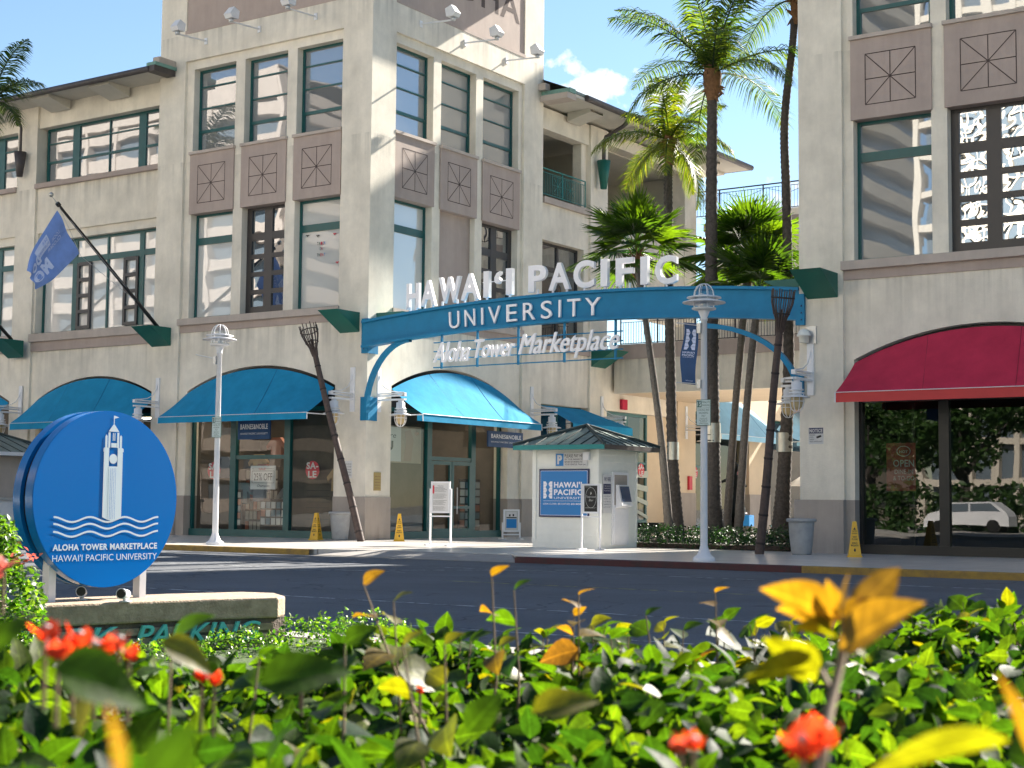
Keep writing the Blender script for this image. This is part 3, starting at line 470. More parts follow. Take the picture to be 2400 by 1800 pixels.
MB().box(-7.1,70,41.6,55,0,17.9).build('wall','stucco',t); b=MB(); b.add([(-7,40.3,17.95),(70,40.3,17.95),(70,48,20.2),(-7,48,20.2),(70,56,17.95),(-7,56,17.95)],[(0,1,2,3),(3,2,4,5),(0,5,4,1)]); b.build('roof','roof_metal',t)
# ------------------------------------------------------------------ awnings
def awning(name,label,T,u0,u1,out,zf,zv,cm,vm=None,zs=5.35,zc=6.18,ins=.0,group=None,strut=True):
    c=T@Vector(((u0+u1)/2,0,0)); t=thing(name,label,'awning',(c.x,c.y,zv),0,group)
    ap=arch_pts(u0,u1,zs,zc,24); n=len(ap); K=7; vs=[]
    for k in range(K+1):
        s=k/K
        for i,(x,z) in enumerate(ap):
            q=i/(n-1); fx=u0+(u1-u0)*q; sag=-.05*math.sin(PI*s)
            vs.append((x+(fx-x)*s,.06-(out+.06)*s,z+(zf-z)*s+sag))
    b=MB(T); fs=[(k*n+i,k*n+i+1,(k+1)*n+i+1,(k+1)*n+i) for k in range(K) for i in range(n-1)]
    b.add(vs,fs,0,True); b.build('canopy',cm,t)
    b=MB(T); b.add([(u0,-out,zf),(u1,-out,zf),(u1,-out-.015,zv),(u0,-out-.015,zv)],[(0,1,2,3)]); b.add([(u0,-out,zf),(u0,-out-.015,zv),(u0,-out+.25,zv+.02),(u0,-out+.25,zf)],[(0,1,2,3)]); b.build('valance',vm or cm,t)
    b=MB(T)
    for u in (u0,u1): b.tube([(u,.1,zf-.02),(u,-out,zf-.02)],.022,6); b.tube([(u,-out,zf),(u,-out-.01,zv)],.02,6)
    b.tube([(u0,-out-.012,zf+.005),(u1,-out-.012,zf+.005)],.012,5); b.build('frame_bar','white_paint',t)
    b=MB(T)
    for uu in (.33,.66):
        x,z=ap[int(uu*(n-1))]; fx=u0+(u1-u0)*uu
        b.tube([(x+(fx-x)*q,.06-(out+.06)*q,z+(zf-z)*q-.05*math.sin(PI*q)+.002) for q in [i/6 for i in range(7)]],.008,4)
    b.build('seam','seam_red' if 'red' in cm else 'seam_blue',t)
    return t
AG='arched fabric awnings over the shop fronts'
awning('awning','blue arched awning behind the left lamp post, over the 25% off window',T1,-43.36,-35.94,1.35,4.40,4.17,'awning_blue',group=AG)
awning('awning','blue arched awning partly in sun, over the corner shop entrance door',T2,42.96,50.6,1.35,4.42,4.17,'awning_blue',group=AG)
awning('awning','blue arched awning behind the round blue sign',T4,-52.47,-45.3,1.2,4.38,4.12,'awning_blue',group=AG)
awning('awning','blue arched awning cut off by the left edge',T4,-61.4,-54.2,1.2,4.38,4.12,'awning_blue',group=AG)
awning('awning','dark red arched awning over the restaurant windows',T3,-16.40,-9.0,1.38,4.42,4.15,'awning_red','awning_red_valance',group=AG)
awning('awning','pale sunlit blue awning seen under the overpass between the palm trunks',T5,66.8,75.0,1.35,4.75,4.5,'awning_sun_tone',zs=5.4,zc=6.6,group=AG)
awning('awning','blue awning far back under the overpass beside the right tower',T5,76.2,84.6,1.35,4.75,4.5,'awning_sun_tone',zs=5.4,zc=6.6,group=AG)
t=thing('awning','small dark red awning far back beside the right tower','awning',(-33,80,6),0); MB(T5).add([(78,.0,7.6),(84,.0,7.6),(84,-1.3,6.3),(78,-1.3,6.3)],[(0,1,2,3)]).add([(78,-1.3,6.3),(84,-1.3,6.3),(84,-1.3,6.0),(78,-1.3,6.0)],[(0,1,2,3)]).build('canopy','awning_red',t)
t=thing('awning','flat sloping blue awning above the parking pay booth','awning',(-33.9,56,4.3),0)
MB(T5).add([(53.15,.05,5.37),(56.4,.05,5.37),(58.0,-1.5,4.6),(53.15,-1.5,4.6)],[(0,1,2,3)]).build('canopy','awning_blue',t)
MB(T5).add([(53.15,-1.5,4.6),(58.0,-1.5,4.6),(58.0,-1.51,4.28),(53.15,-1.51,4.28)],[(0,1,2,3)]).add([(56.4,.05,5.37),(58,-1.5,4.6),(58,-1.51,4.28),(56.4,.05,4.3)],[(0,1,2,3)]).build('valance','awning_blue',t)
# ------------------------------------------------------------------ shop fronts
def shop(T,par,u0,u1,fm,mull,ztr,door=None,gm='glass_shop',depth=4.5,base=.26,top=4.6,room='interior'):
    b=MB(T); D0,D1=.42,.56
    b.box(u0,u0+.1,D0,D1,base,top); b.box(u1-.1,u1,D0,D1,base,top); b.box(u0,u1,D0-.06,D1+.004,0,base); b.box(u0,u1,D0-.003,D1+.003,top,top+.14)
    for mu in mull: b.box(mu-.14,mu+.14,D0-.02,D1,base,top)
    e=[u0+.1]+sorted(x for mu in mull for x in (mu-.14,mu+.14))+[u1-.1]
    for (i,z,tk) in ztr: b.box(e[2*i],e[2*i+1],D0+.005,D1,z-tk/2,z+tk/2)
    w=b.build('shopfront_frame',fm,par)
    for i in range(len(e)//2):
        zz=[base]+[z for (k,z,tk) in ztr if k==i]+[top]
        for j in range(len(zz)-1):
            g=MB(T); g.add([(e[2*i],.5,zz[j]),(e[2*i+1],.5,zz[j]),(e[2*i+1],.5,zz[j+1]),(e[2*i],.5,zz[j+1])],[(0,1,2,3)]); g.build('pane',gm,w)
    ap=arch_pts(u0,u1,5.45,6.3,22); b=MB(T); b.prism([(u0,top+.14)]+[(x,z-.003) for x,z in ap]+[(u1,top+.14)],.44,.55); b.build('arch_infill','black_frame',par)
    if room=='interior':
        for q in range(3):
            for dd in (1.4,2.8): uu=u0+(u1-u0)*(q+.5)/3; MB(T).box(uu-.55,uu+.55,dd,dd+.22,4.70,4.74).build('ceiling_lamp','lamp_warm',par)
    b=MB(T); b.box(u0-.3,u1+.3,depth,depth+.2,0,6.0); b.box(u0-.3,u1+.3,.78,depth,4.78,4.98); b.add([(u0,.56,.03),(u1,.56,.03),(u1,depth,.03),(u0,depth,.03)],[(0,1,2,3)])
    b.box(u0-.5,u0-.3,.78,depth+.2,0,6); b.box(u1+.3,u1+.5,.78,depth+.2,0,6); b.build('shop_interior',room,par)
    return w
shop(T1,tw,-43.36,-35.94,'teal',(-41.16,-38.45),((1,2.94,.15),)); shop(T2,tw,42.96,50.35,'teal',(45.69,48.49),((1,2.97,.14),),room='interior')
shop(T3,rtw,-16.44,-9.0,'black_frame',(-14.0,-11.2),(),gm='glass_shop_dark',top=4.25,room='dark_room')
shop(T4,lb,-52.47,-45.28,'teal',(-50.2,-47.8),((1,2.9,.14),),room='interior')
# entrance doors in the corner shop front (B side)
for k,(a,c) in enumerate(((45.83,47.07),(47.11,48.35))):
    b=MB(T2); b.box(a,a+.12,.40,.47,.05,2.88); b.box(c-.12,c,.40,.47,.05,2.88); b.box(a+.12,c-.12,.402,.47,.05,.35); b.box(a+.12,c-.12,.402,.47,2.74,2.88); b.box(a+.12,c-.12,.402,.47,1.1,1.2); dd=b.build('door','teal',tw)
    h=MB(T2); q=c-.2 if k==0 else a+.2; h.tube([(q,.30,.9),(q,.30,1.9)],.02,6); h.build('handle','white_paint',dd)
# shop contents
def cards(T,u0,u1,z0,z1,d,label,nu,nz,tilt=0):
    c=T@Vector(((u0+u1)/2,d,0)); t=thing('display_rack',label,'display rack',(c.x,c.y,0),0,'racks of goods behind the shop glass')
    b=MB(T); b.box(u0-.03,u1+.03,d+.06,d+.1,.03,z1+.05); 
    for j in range(nz+1): z=z0+(z1-z0)*j/nz; b.box(u0,u1,d,d+.058,z-.03,z-.01)
    b.build('frame','black_frame',t)
    b=MB(T); du=(u1-u0)/nu; dz=(z1-z0)/nz
    for i in range(nu):
        for j in range(nz): b.box(u0+i*du+.03,u0+(i+1)*du-.03,d+.02,d+.05,z0+j*dz,z0+(j+.8)*dz,rnd.choice((0,0,0,1,2)))
    b.build('cards',['card_a','card_b','card_c'],t); return t
cards(T1,-37.95,-36.85,.7,2.15,.95,'rack of white cards behind the right pane of the 25% off window',5,7)
cards(T1,-40.2,-38.9,.45,1.35,.9,'low rack of small books under the 25% off poster',5,3)
cards(T1,-41.9,-41.4,.4,1.7,1.1,'narrow rack of goods at the left pane behind the lamp post',2,5)
cards(T2,48.75,50.1,.4,2.2,1.2,'rack of goods right of the shop entrance door',4,6)
cards(T2,43.2,45.2,.3,1.2,1.5,'low counter rack left of the shop entrance door',6,2)
def mannequin(T,u,d,z,m,label):
    c=T@Vector((u,d,z)); t=thing('shirt_display',label,'clothing',(c.x,c.y,z),0); b=MB(T)
    b.prism([(u-.28,z),(u-.26,z+.5),(u-.45,z+.35),(u-.5,z+.5),(u-.2,z+.82),(u+.2,z+.82),(u+.5,z+.5),(u+.45,z+.35),(u+.26,z+.5),(u+.28,z)],d,d+.16); b.build('shirt',m,t)
mannequin(T1,-40.35,.95,1.3,'shirt','dark blue shirt hanging beside the 25% off poster'); mannequin(T1,-36.45,.9,1.7,'hazel','grey green sweater by the right edge of the 25% off window'); mannequin(T1,-37.0,1.6,.8,'card_a','pale shirt low in the shop window')
for k,(u,z) in enumerate(((-42.9,2.2),(-42.2,1.2),(-41.7,2.3),(-40.9,1.9),(-39.9,1.0),(-38.9,1.9),(-38.2,2.6),(-37.2,2.7),(-36.5,2.8),(-40.2,2.9))): mannequin(T1,u,1.7+.3*(k%3),z,('shirt','card_c','hazel','card_b','card_a','shirt')[k%6],'%s garment from the left hanging deep inside the left shop window'%('first second third fourth fifth sixth seventh eighth ninth tenth'.split()[k]))
cards(T1,-43.2,-41.5,.2,2.6,3.2,'tall wall rack behind the left pane of the left shop',8,6); cards(T1,-40.9,-38.6,.2,2.6,3.2,'tall wall rack behind the middle pane of the left shop',9,6); cards(T1,-38.2,-36.1,.2,2.6,3.2,'tall wall rack behind the right pane of the left shop',9,6); cards(T2,45.9,48.3,.2,2.6,3.4,'tall wall rack seen through the entrance doors',9,6)
b=MB(T1); b.lathe(-36.35,.9,[(.0,0),(.16,.04),(.22,.16),(.16,.3),(.0,.36)],14,z0=2.15); tag(b.build('plush_toy','pink_plush'),'pink and cream plush toy behind glass near the bamboo torch','toy')
def poster(T,par_label,cat,u0,u1,z0,z1,d,m,fnc,mats,name='poster',arched=False):
    c=T@Vector(((u0+u1)/2,d,z0)); t=thing(name,par_label,cat,(c.x,c.y,z0),0)
    MB(T).box(u0,u1,d,d+.012,z0,z1).build('sheet',m,t); b=MB(T); fnc(b); b.build('print',mats,t); return t
def f(b):
    d=.585; w=-40.42; b.box(w+.06,-39.25,d-.002,d,2.5,2.515); 
    for q in ((w+.08,-39.22,1.98,1.995),(w+.08,-39.22,2.42,2.435)): b.box(q[0],q[1],d-.002,d,q[2],q[3])
    b.box(w+.08,w+.095,d-.002,d,1.995,2.42); b.box(-39.235,-39.22,d-.002,d,1.995,2.42)
    b.text('SALE',w+.42,-39.65,2.46,.08,d-.004,mi=1); b.text('25% OFF',w+.18,-39.32,2.08,.26,d-.004,bold=.0); b.text('Champion',w+.35,-39.45,1.84,.09,d-.004,shear=.3)
poster(T1,'white SALE 25% OFF poster in the middle pane of the left shop window','poster',-40.42,-39.16,1.75,2.62,.59,'paper',f,['ink','sale_red'])
for u,lab in ((-42.3,'red round SALE decal in the left pane behind the lamp post'),(-37.35,'red round SALE decal beside the white card rack')):
    t=thing('sale_decal',lab,'decal',(u,42.09,2.4),0,'round red SALE decals on the shop glass'); b=MB(T1); b.prism([(u+.33*math.cos(a*PI/12),2.45+.33*math.sin(a*PI/12)) for a in range(24)],.57,.58); b.build('disc','sale_red',t)
    b=MB(T1); b.text('SA-',u-.28,u+.28,2.49,.24,.565,bold=.03); b.text('LE',u-.2,u+.2,2.18,.24,.565,bold=.03); b.build('print','paper',t)
for u,lab in ((61.9,'red SALE decal on wing glass right of the pay booth'),(67.2,'red SALE decal on wing glass left of the right lamp post'),(72.2,'red SALE decal on far wing glass between thin palm trunks')):
    t=thing('sale_decal',lab,'decal',(-35.0,u,2.8),0,'round red SALE decals on the shop glass'); b=MB(T5); b.prism([(u+.3*math.cos(a*PI/12),2.9+.3*math.sin(a*PI/12)) for a in range(24)],.27,.28); b.build('disc','sale_red',t)
    b=MB(T5); b.text('SA-',u-.26,u+.26,2.93,.22,.262,bold=.03); b.text('LE',u-.18,u+.18,2.65,.22,.262,bold=.03); b.build('print','paper',t)
def f(b): b.text('OFF',58.75,59.35,2.35,.34,.262); b.box(58.6,59.5,.264,.266,2.2,2.215); b.box(58.6,59.5,.264,.266,2.9,2.915)
poster(T5,'white OFF poster on the wing glass beside the pay booth roof','poster',58.5,59.6,1.8,3.1,.268,'paper',f,['ink'])
def bn(b,u0,u1,z0,z1,d,flip=False):
    w=u1-u0; h=z1-z0; b.text('BARNES&NOBLE',u0+.08*w,u1-.06*w,z0+.52*h,.26*h,d-.004,bold=.02); b.text("HAWAI'I PACIFIC UNIVERSITY",u0+.08*w,u1-.06*w,z0+.24*h,.10*h,d-.004)
t=thing('shop_sign','dark blue hanging bookshop sign under the left blue awning','sign',(-39.8,41.6,3.6),0,'bookshop hanging signs'); MB(T1).box(-40.62,-39.02,.08,.14,3.58,4.3).build('board','navy_banner',t); b=MB(T1); bn(b,-40.62,-39.02,3.58,4.3,.08); b.build('print','letter_white',t)
t=thing('shop_sign','dark hanging bookshop sign beside the entrance door of the corner shop','sign',(-34.2,50.3,3.5),0,'bookshop hanging signs'); MB(T2).box(48.75,51.15,-.10,-.03,3.50,4.12).build('board','navy_banner',t); b=MB(T2); bn(b,48.75,51.15,3.52,4.14,-.10); b.build('print','letter_white',t)
MB(T2).tube([(49.2,-.06,4.1),(49.2,-.06,4.6)],.015,5).tube([(50.7,-.06,4.1),(50.7,-.06,4.6)],.015,5).build('hanger','galv',t)
def f(b):
    b.box(43.2,44.2,.583,.587,2.8,4.05,0); b.prism([(44.35,2.82),(44.5,3.5),(44.4,3.9),(44.75,4.0),(44.95,3.6),(44.8,2.82)],.583,.587,1); b.lathe(45.1,.6,[(0,0),(.13,.1),(0,.24)],8,1,3.75)
    b.text('U',43.35,43.75,3.2,.34,.58,bold=.06,mi=2); b.text('are',43.35,43.9,3.65,.18,.58,shear=.2,mi=2)
poster(T2,'large photo poster of people in the left pane of the corner shop','poster',43.1,45.4,2.75,4.1,.59,'interior_light',f,['card_a','skin_poster','ink'])
MB(T2).box(43.05,45.5,2.0,2.4,1.3,2.5).build('cash_counter','shelf_wood',tw)
def f(b):
    u=-15.62; b.prism([(u+.42+.2*math.cos(a*PI/12),2.87+.15*math.sin(a*PI/12)) for a in range(24)],.574,.576,1); b.prism([(u+.42+.18*math.cos(a*PI/12),2.87+.13*math.sin(a*PI/12)) for a in range(24)],.572,.573,0)
    b.text('HOT',u+.3,u+.54,2.82,.07,.568,mi=1,bold=.02); b.text('OPEN',u+.12,u+.72,2.44,.19,.568,mi=1,bold=.01); b.text('DINE-IN',u+.16,u+.69,2.24,.12,.568,mi=1); b.text('& TO-GO',u+.12,u+.72,2.06,.12,.568,mi=1)
poster(T3,'maroon OPEN DINE-IN & TO-GO poster in the restaurant window','poster',-15.70,-14.86,1.76,3.1,.58,'maroon',f,['maroon','card_a'])
b=MB(T3); b.box(-14.98,-14.9,.62,.7,.2,4.2); b.build('inner_mullion','black_frame',rtw)
t=thing('window_lettering','small coloured TRICK OR TREAT letters on the tower window above the left lamp post','decal',(-36.9,41.9,10.3),0)
for s_,z,w in (('TRICK',10.62,.42),('OR',10.42,.16),('TREAT',10.2,.42)):
    for i_,ch in enumerate(s_): b=MB(T1); u=-37.02-w/2+w*(i_+.1)/len(s_); b.text(ch,u,u+w*.75/len(s_),z,.11,.44,bold=.02); b.build('letter',('ink','sale_red','sign_green','hpu_blue','awning_red')[(i_*2+len(s_))%5],t)
for q,(u,z,m_) in enumerate(((-37.7,11.0,'ink'),(-36.4,10.95,'sale_red'),(-37.2,10.95,'ink'),(-36.25,9.9,'sale_red'))):
    b=MB(T1); b.prism([(u-.1,z+.03),(u-.03,z),(u,z-.04),(u+.03,z),(u+.1,z+.03),(u+.03,z+.05),(u,z+.03),(u-.03,z+.05)],.445,.45); b.build('sticker',m_,t)
# notices on walls
def f(b): b.box(-17.77,-17.34,-.006,-.004,3.38,3.54,0); b.text('NOTICE',-17.75,-17.36,3.41,.10,-.009,bold=.04,mi=1); [b.text(s,-17.75,-17.75+w,3.32-i*.062,.035,-.009,mi=2) for i,(s,w) in enumerate((('PREMISES',.17),('UNDER',.12),('24 HOUR',.14),('VIDEO SURVEILLANCE',.39)))]; b.tube([(-17.53,-.008,3.27),(-17.40,-.008,3.31)],.03,6,2)
poster(T3,'small blue and white NOTICE surveillance sign on the right tower pillar','sign',-17.78,-17.33,3.08,3.55,-.003,'paper',f,['navy','paper','ink'],'notice_sign')
def f(b): [b.text(s,-35.3,-35.3+.26,2.62-i*.1,.05,-.008) for i,s in enumerate(('ooo','NO LOITER','NO SMOKE','SKATING','NO PETS'))]
poster(T1,'small white rules notice on the tower wall behind the bamboo torch','sign',-35.34,-35.0,2.15,2.75,-.004,'paper',f,['ink'],'notice_sign')
t=thing('wall_plaque','brass plaque on the shaded side of the tower corner pillar','plaque',(-34.37,42.1,1.7),0)
MB(T2).box(41.95,42.32,-.03,.0,1.72,2.36).build('plate','plate_gold',t); b=MB(T2); [b.box(41.98,42.29,-.034,-.03,1.8+i*.1,1.82+i*.1) for i in range(5)]; b.build('slat','shelf_wood',t)
t=thing('fire_alarm_box','small red box on the wing wall above the pay booth','alarm box',(-34.6,59.8,5.9)); MB(T5).box(59.55,60.0,-.1,.04,5.55,6.0).build('case','awning_red',t)
t=thing('fire_extinguisher','red extinguisher box on the sunlit wing pillar','fire extinguisher',(-34.5,66,2.2)); MB(T5).box(65.75,66.05,-.2,-.09,2.05,2.7).build('case','sale_red',t)
# ------------------------------------------------------------------ wedge brackets
def wedge(T,u0,u1,out,z0,z1,label):
    c=T@Vector(((u0+u1)/2,0,z0)); t=thing('wall_bracket',label,'bracket',(c.x,c.y,z0),0,'green wedge brackets on the walls')
    b=MB(T); b.add([(u0,0,z0),(u1,0,z0),(u0,0,z1),(u1,0,z1),(u0,-out,z1),(u1,-out,z1)],[(0,1,5,4),(4,5,3,2),(1,3,5),(0,4,2)]); b.build('wedge','wedge',t); return t
wedge(T1,-35.67,-34.78,1.22,7.27,7.96,'green wedge bracket left of the blue arch beam on the tower corner')
wedge(T1,-45.25,-44.21,1.1,7.25,7.95,'green wedge bracket holding the flag pole')
wedge(T1,-53.95,-52.97,1.1,7.2,7.9,'green wedge bracket cut by the left edge')
wedge(T3,-17.79,-16.87,1.25,7.24,7.93,'green wedge bracket facing the street at the right end of the arch')
wedge(T2,41.95,42.85,1.2,7.27,7.96,'green wedge bracket just behind the left end of the arch')
wedge(T5,57.0,58.2,1.2,7.27,7.96,'green wedge bracket behind the script lettering')
wedge(Matrix(((0,1,0,-18.05),(-1,0,0,0),(0,0,1,0),(0,0,0,1))),-42.4,-41.5,1.3,7.24,7.93,'lighter green wedge bracket behind the right end of the arch')
# ------------------------------------------------------------------ entrance arch sign
ar=thing('arch_sign','blue steel arch with white university lettering spanning the courtyard entrance','sign',(-26.2,41.3,4.2))
XL,XR=-34.38,-18.06; cx=(XL+XR)/2
def zb(x): return 6.66+.42*(1-((x-cx)/(XR-cx))**2)
YB=41.22
def beam(z0f,z1f,y0,y1,n=36):
    xs=[XL+(XR-XL)*i/n for i in range(n+1)]; b=MB(); v=[]
    for x in xs: v+=[(x,y0,z0f(x)),(x,y0,z1f(x)),(x,y1,z1f(x)),(x,y1,z0f(x))]
    b.add(v,[(4*i+k,4*i+4+k,4*i+4+(k+1)%4,4*i+(k+1)%4) for i in range(n) for k in range(4)]); b.add(v[:4],[(0,1,2,3)]); b.add(v[-4:],[(3,2,1,0)]); return b
beam(lambda x:zb(x)+.06,lambda x:zb(x)+.88,YB,YB+.10).build('web','arch_blue',ar)
b=beam(lambda x:zb(x)+.86,lambda x:zb(x)+.95,YB-.12,YB+.22); b.build('flange','arch_blue',ar)
b=beam(lambda x:zb(x),lambda x:zb(x)+.08,YB-.12,YB+.22); b.build('flange','arch_blue',ar)
for q in ([(-34.62,-34.33,41.42,41.495,6.5,7.72),(-34.39,-34.33,41.495,42.0,6.5,7.72)],[(-34.62,-34.34,41.42,41.495,4.15,4.97),(-34.39,-34.33,41.495,42.0,4.15,4.97)],[(-18.12,-17.85,41.03,41.14,6.5,7.4)],[(-18.10,-17.9,41.02,41.14,4.4,5.05)]):
    b=MB(); [b.box(*z) for z in q]; b.build('mounting_plate','arch_blue',ar)
b=MB()
for x in (-34.5,-17.93):
    for z in (6.65,6.85,7.05): b.lathe(x,41.41 if x<-30 else 41.02,[(0,-.02),(.02,-.02),(.02,.02),(0,.02)],8,z0=z)
b.build('bolt','navy',ar)
def strut(pts,w=.07,dy=.16):
    b=MB(); n=len(pts); v=[]
    for i,(x,z) in enumerate(pts):
        a=Vector(pts[min(i+1,n-1)])-Vector(pts[max(i-1,0)]); a.normalize(); nn=Vector((-a.y,a.x))*w
        v+=[(x-nn.x,YB-.02,z-nn.y),(x+nn.x,YB-.02,z+nn.y),(x+nn.x,YB+dy,z+nn.y),(x-nn.x,YB+dy,z-nn.y)]
    b.add(v,[(4*i+k,4*i+4+k,4*i+4+(k+1)%4,4*i+(k+1)%4) for i in range(n-1) for k in range(4)]); return b
strut([(-34.25+1.9*(1-math.cos(t*PI/24)),4.4+2.45*math.sin(t*PI/24)) for t in range(13)]).build('curved_brace','arch_blue',ar)
strut([(-18.15-3.4*(1-math.cos(t*PI/24)),4.5+2.2*math.sin(t*PI/24)) for t in range(13)]).build('curved_brace','arch_blue',ar)
# sub frame under the arch
b=MB()
for z in (6.68,6.38,6.12,5.84): b.box(-31.3,-23.95,YB+.0,YB+.04,z-.018,z+.018)
for x in (-31.0,-29.53,-27.9,-26.13,-24.25): b.box(x-.035,x+.035,YB+.043,YB+.10,5.8,zb(x))
b.build('subframe','arch_blue',ar)
PH=lambda x:zb(x)+1.03
chars=[('H',-32.49,-31.95),('A',-31.87,-31.25),('W',-31.12,-30.22),('A',-30.19,-29.45),('I',-29.26,-29.04),("`",-28.84,-28.58),('I',-28.36,-28.12),('P',-27.49,-26.80),('A',-26.71,-25.9),('C',-25.77,-25.0),('I',-24.76,-24.51),('F',-24.22,-23.6),('I',-23.33,-23.08),('C',-22.82,-22.07)]
for ch,x0,x1 in chars:
    xm=(x0+x1)/2; z=PH(xm)+.02; h=.87; b=MB()
    if ch=='`':
        b.lathe(0,0,[(0,0)],3) if False else None
        b.prism([(xm+.11*math.cos(a*PI/8),z+.52+.11*math.sin(a*PI/8)) for a in range(16)],YB-.02,YB+.14); b.prism([(xm-.11,z+.52),(xm-.11,z+.62),(xm-.02,z+.76),(xm+.12,z+.82),(xm+.12,z+.73),(xm+.04,z+.67),(xm-.01,z+.58)],YB-.021,YB+.141)
        b.tube([(x0-.5,YB+.07,z+.5),(x1+.5,YB+.07,z+.5)],.015,5)
    elif ch=='I': b.box(x0,x1,YB-.02,YB+.14,z,z+h)
    else: b.text(ch,x0,x1,z,h,y=YB+.06,ext=.065,bold=.03,ref='H',res=6)
    b.build('letter','letter_white',ar)
b=MB()
for ch,x0,x1 in chars:
    if ch=='`': continue
    for q in ((x0+x1)/2,) if (x1-x0<.4 or ch in 'PC') else (x0+.14,x1-.14): b.box(q-.03,q+.03,YB+.03,YB+.08,zb(q)+.94,PH(q)+.10)
b.build('letter_post','letter_white',ar)
for i,ch in enumerate('UNIVERSITY'):
    W_=[.42,.42,.075,.48,.41,.46,.41,.075,.49,.56][i]; x=[-30.59,-29.95,-29.28,-29.0,-28.28,-27.63,-26.94,-26.27,-25.95,-25.29][i]; z=zb(x+.2)+.15; h=.56; b=MB(); 
    sl=.84/(2*8.16**2)*0-2*.42*(x+.2-cx)/(XR-cx)**2
    b.text(ch,x,x+W_,z,h,y=YB-.05,ext=.035,bold=.0,ref='H',res=5,fn=lambda a,c,y,x=x,sl=sl,z=z:(a-(c-z)*sl,y,c+(a-x-.2)*sl)); b.build('letter','letter_white',ar)
def scr(word,x0,x1,z0,h):
    b=MB(); [b.text(word,x0+dx,x1+dx-.06,z0+dz,h-.02,y=YB-.08-i*.0015,ext=.03,bold=0,shear=.35,ref='H',res=5) for i,(dx,dz) in enumerate(((.01,0),(.045,.012)))]; b.build('lettering','letter_white',ar)
scr('Aloha',-31.25,-29.72,6.0,.68); scr('Tower',-29.55,-27.88,6.08,.62); scr('Marketplace',-27.8,-24.0,6.12,.66)
# ------------------------------------------------------------------ wall lamps
wl=thing('wall_lamp','white caged wall lamp on the tower corner behind the bamboo torch','lamp',(0,0,0),0,'white marine style wall lamps')
b=MB(); b.box(-.1,.1,-.05,0,4.47,6.03); b.build('wall_plate','white_paint',wl)
b=MB(); b.box(-.07,-.01,-1.2,-.05,5.0,5.06); b.box(-.07,.06,-1.22,-1.12,5.0,5.12); b.box(-.07,.07,-1.2,-.05,5.09,5.13); b.box(-.07,-.01,-1.2,-.05,4.86,4.92); b.box(.02,.08,-1.2,-.05,4.861,4.921); b.build('arm','white_paint',wl)
MB().tube([(0,-.05,5.75),(0,-.08,5.6),(0,-.25,5.35),(0,-.55,5.2),(0,-.9,5.15),(0,-1.15,5.13)],.018,6).build('conduit','white_paint',wl)
b=MB(); b.lathe(0,-1.0,[(0,4.86),(.09,4.86),(.09,4.8),(.15,4.78),(.15,4.6),(.2,4.58),(.2,4.55),(.14,4.54),(.14,4.5),(.22,4.49),(.22,4.46),(.14,4.45),(.14,4.42),(.37,4.36),(.375,4.34),(.15,4.36),(.0,4.4)],20); b.build('shade','white_paint',wl)
b=MB(); b.lathe(0,-1.0,[(.165,4.38),(.17,4.2),(.14,4.08),(.08,4.02),(0,4.0)],16); b.build('globe','amber',wl)
b=MB()
for k in range(4):
    a=k*PI/4; b.tube([(.2*math.cos(a)*s,-1.0+.2*math.sin(a)*s,z) for s,z in ((1,4.5),(1.0,4.25),(.95,4.12),(.75,4.02),(.4,3.955),(0,3.94),(-.4,3.955),(-.75,4.02),(-.95,4.12),(-1,4.25),(-1,4.5))],.012,5)
b.tube([(.215*math.cos(a*PI/10),-1+.215*math.sin(a*PI/10),4.24) for a in range(20)],.012,5,closed=True); b.build('cage','white_paint',wl)
wl.location=(-35.03,41.5,0)
dup(wl,(-44.83,41.5,0),0,'white caged wall lamp just right of the round blue sign'); dup(wl,(-53.3,41.72,0),0,'white caged wall lamp at the left edge above the kiosk roof')
dup(wl,(-34.4,42.14,0),PI/2,'white caged wall lamp left of the shop entrance awning, beside the arch foot'); dup(wl,(-34.4,51.88,0),PI/2,'white caged wall lamp between the entrance awning and the pay booth roof')
dup(wl,(-34.7,57.9,0),PI/2,'white caged wall lamp right behind the pay booth roof'); dup(wl,(-34.62,65.6,0),PI/2,'white wall lamp on the sunlit pillar under the overpass')
dup(wl,(-17.70,41.15,0),0,'white caged wall lamp on the front of the right tower pillar'); dup(wl,(-18.05,42.6,0),-PI/2,'white caged wall lamp half hidden behind the right bamboo torch')
t=thing('security_light','small cream floodlight fixed above the right tower wall lamp','lamp',(-17.7,41.15,6.1)); MB().box(-17.8,-17.52,41.1,41.15,5.95,6.45).build('plate','galv',t); MB().lathe(-17.82,40.95,[(0,6.38),(.12,6.34),(.2,6.2),(.21,6.16),(.15,6.16),(.14,5.98),(0,5.96)],10).build('head','siding',t)
# floodlights high on the tower
fl=thing('flood_lamp','x','lamp',(0,0,0),0,'floodlights on arms lighting the tower sign')
MB().box(-.07,.07,-.04,0,18.85,19.1).build('wall_plate','white_paint',fl); MB().tube([(0,-.04,18.98),(0,-1.5,18.88)],.035,8).build('arm','white_paint',fl)
b=MB(); b.add([(-.18,-1.62,18.98),(.18,-1.62,18.98),(.18,-1.30,19.0),(-.18,-1.30,19.0),(-.18,-1.72,19.12),(.18,-1.72,19.12),(.18,-1.25,19.3),(-.18,-1.25,19.3),(-.14,-1.5,19.42),(.14,-1.5,19.42)],[(0,3,2,1),(0,1,5,4),(1,2,6,5),(2,3,7,6),(3,0,4,7),(4,5,9,8),(5,6,9),(6,7,8,9),(7,4,8)]); b.build('head','white_paint',fl)
b=MB(); b.lathe(0,-1.5,[(0,18.84),(.09,18.86),(.09,18.97),(0,18.98)],10); b.build('yoke','galv',fl)
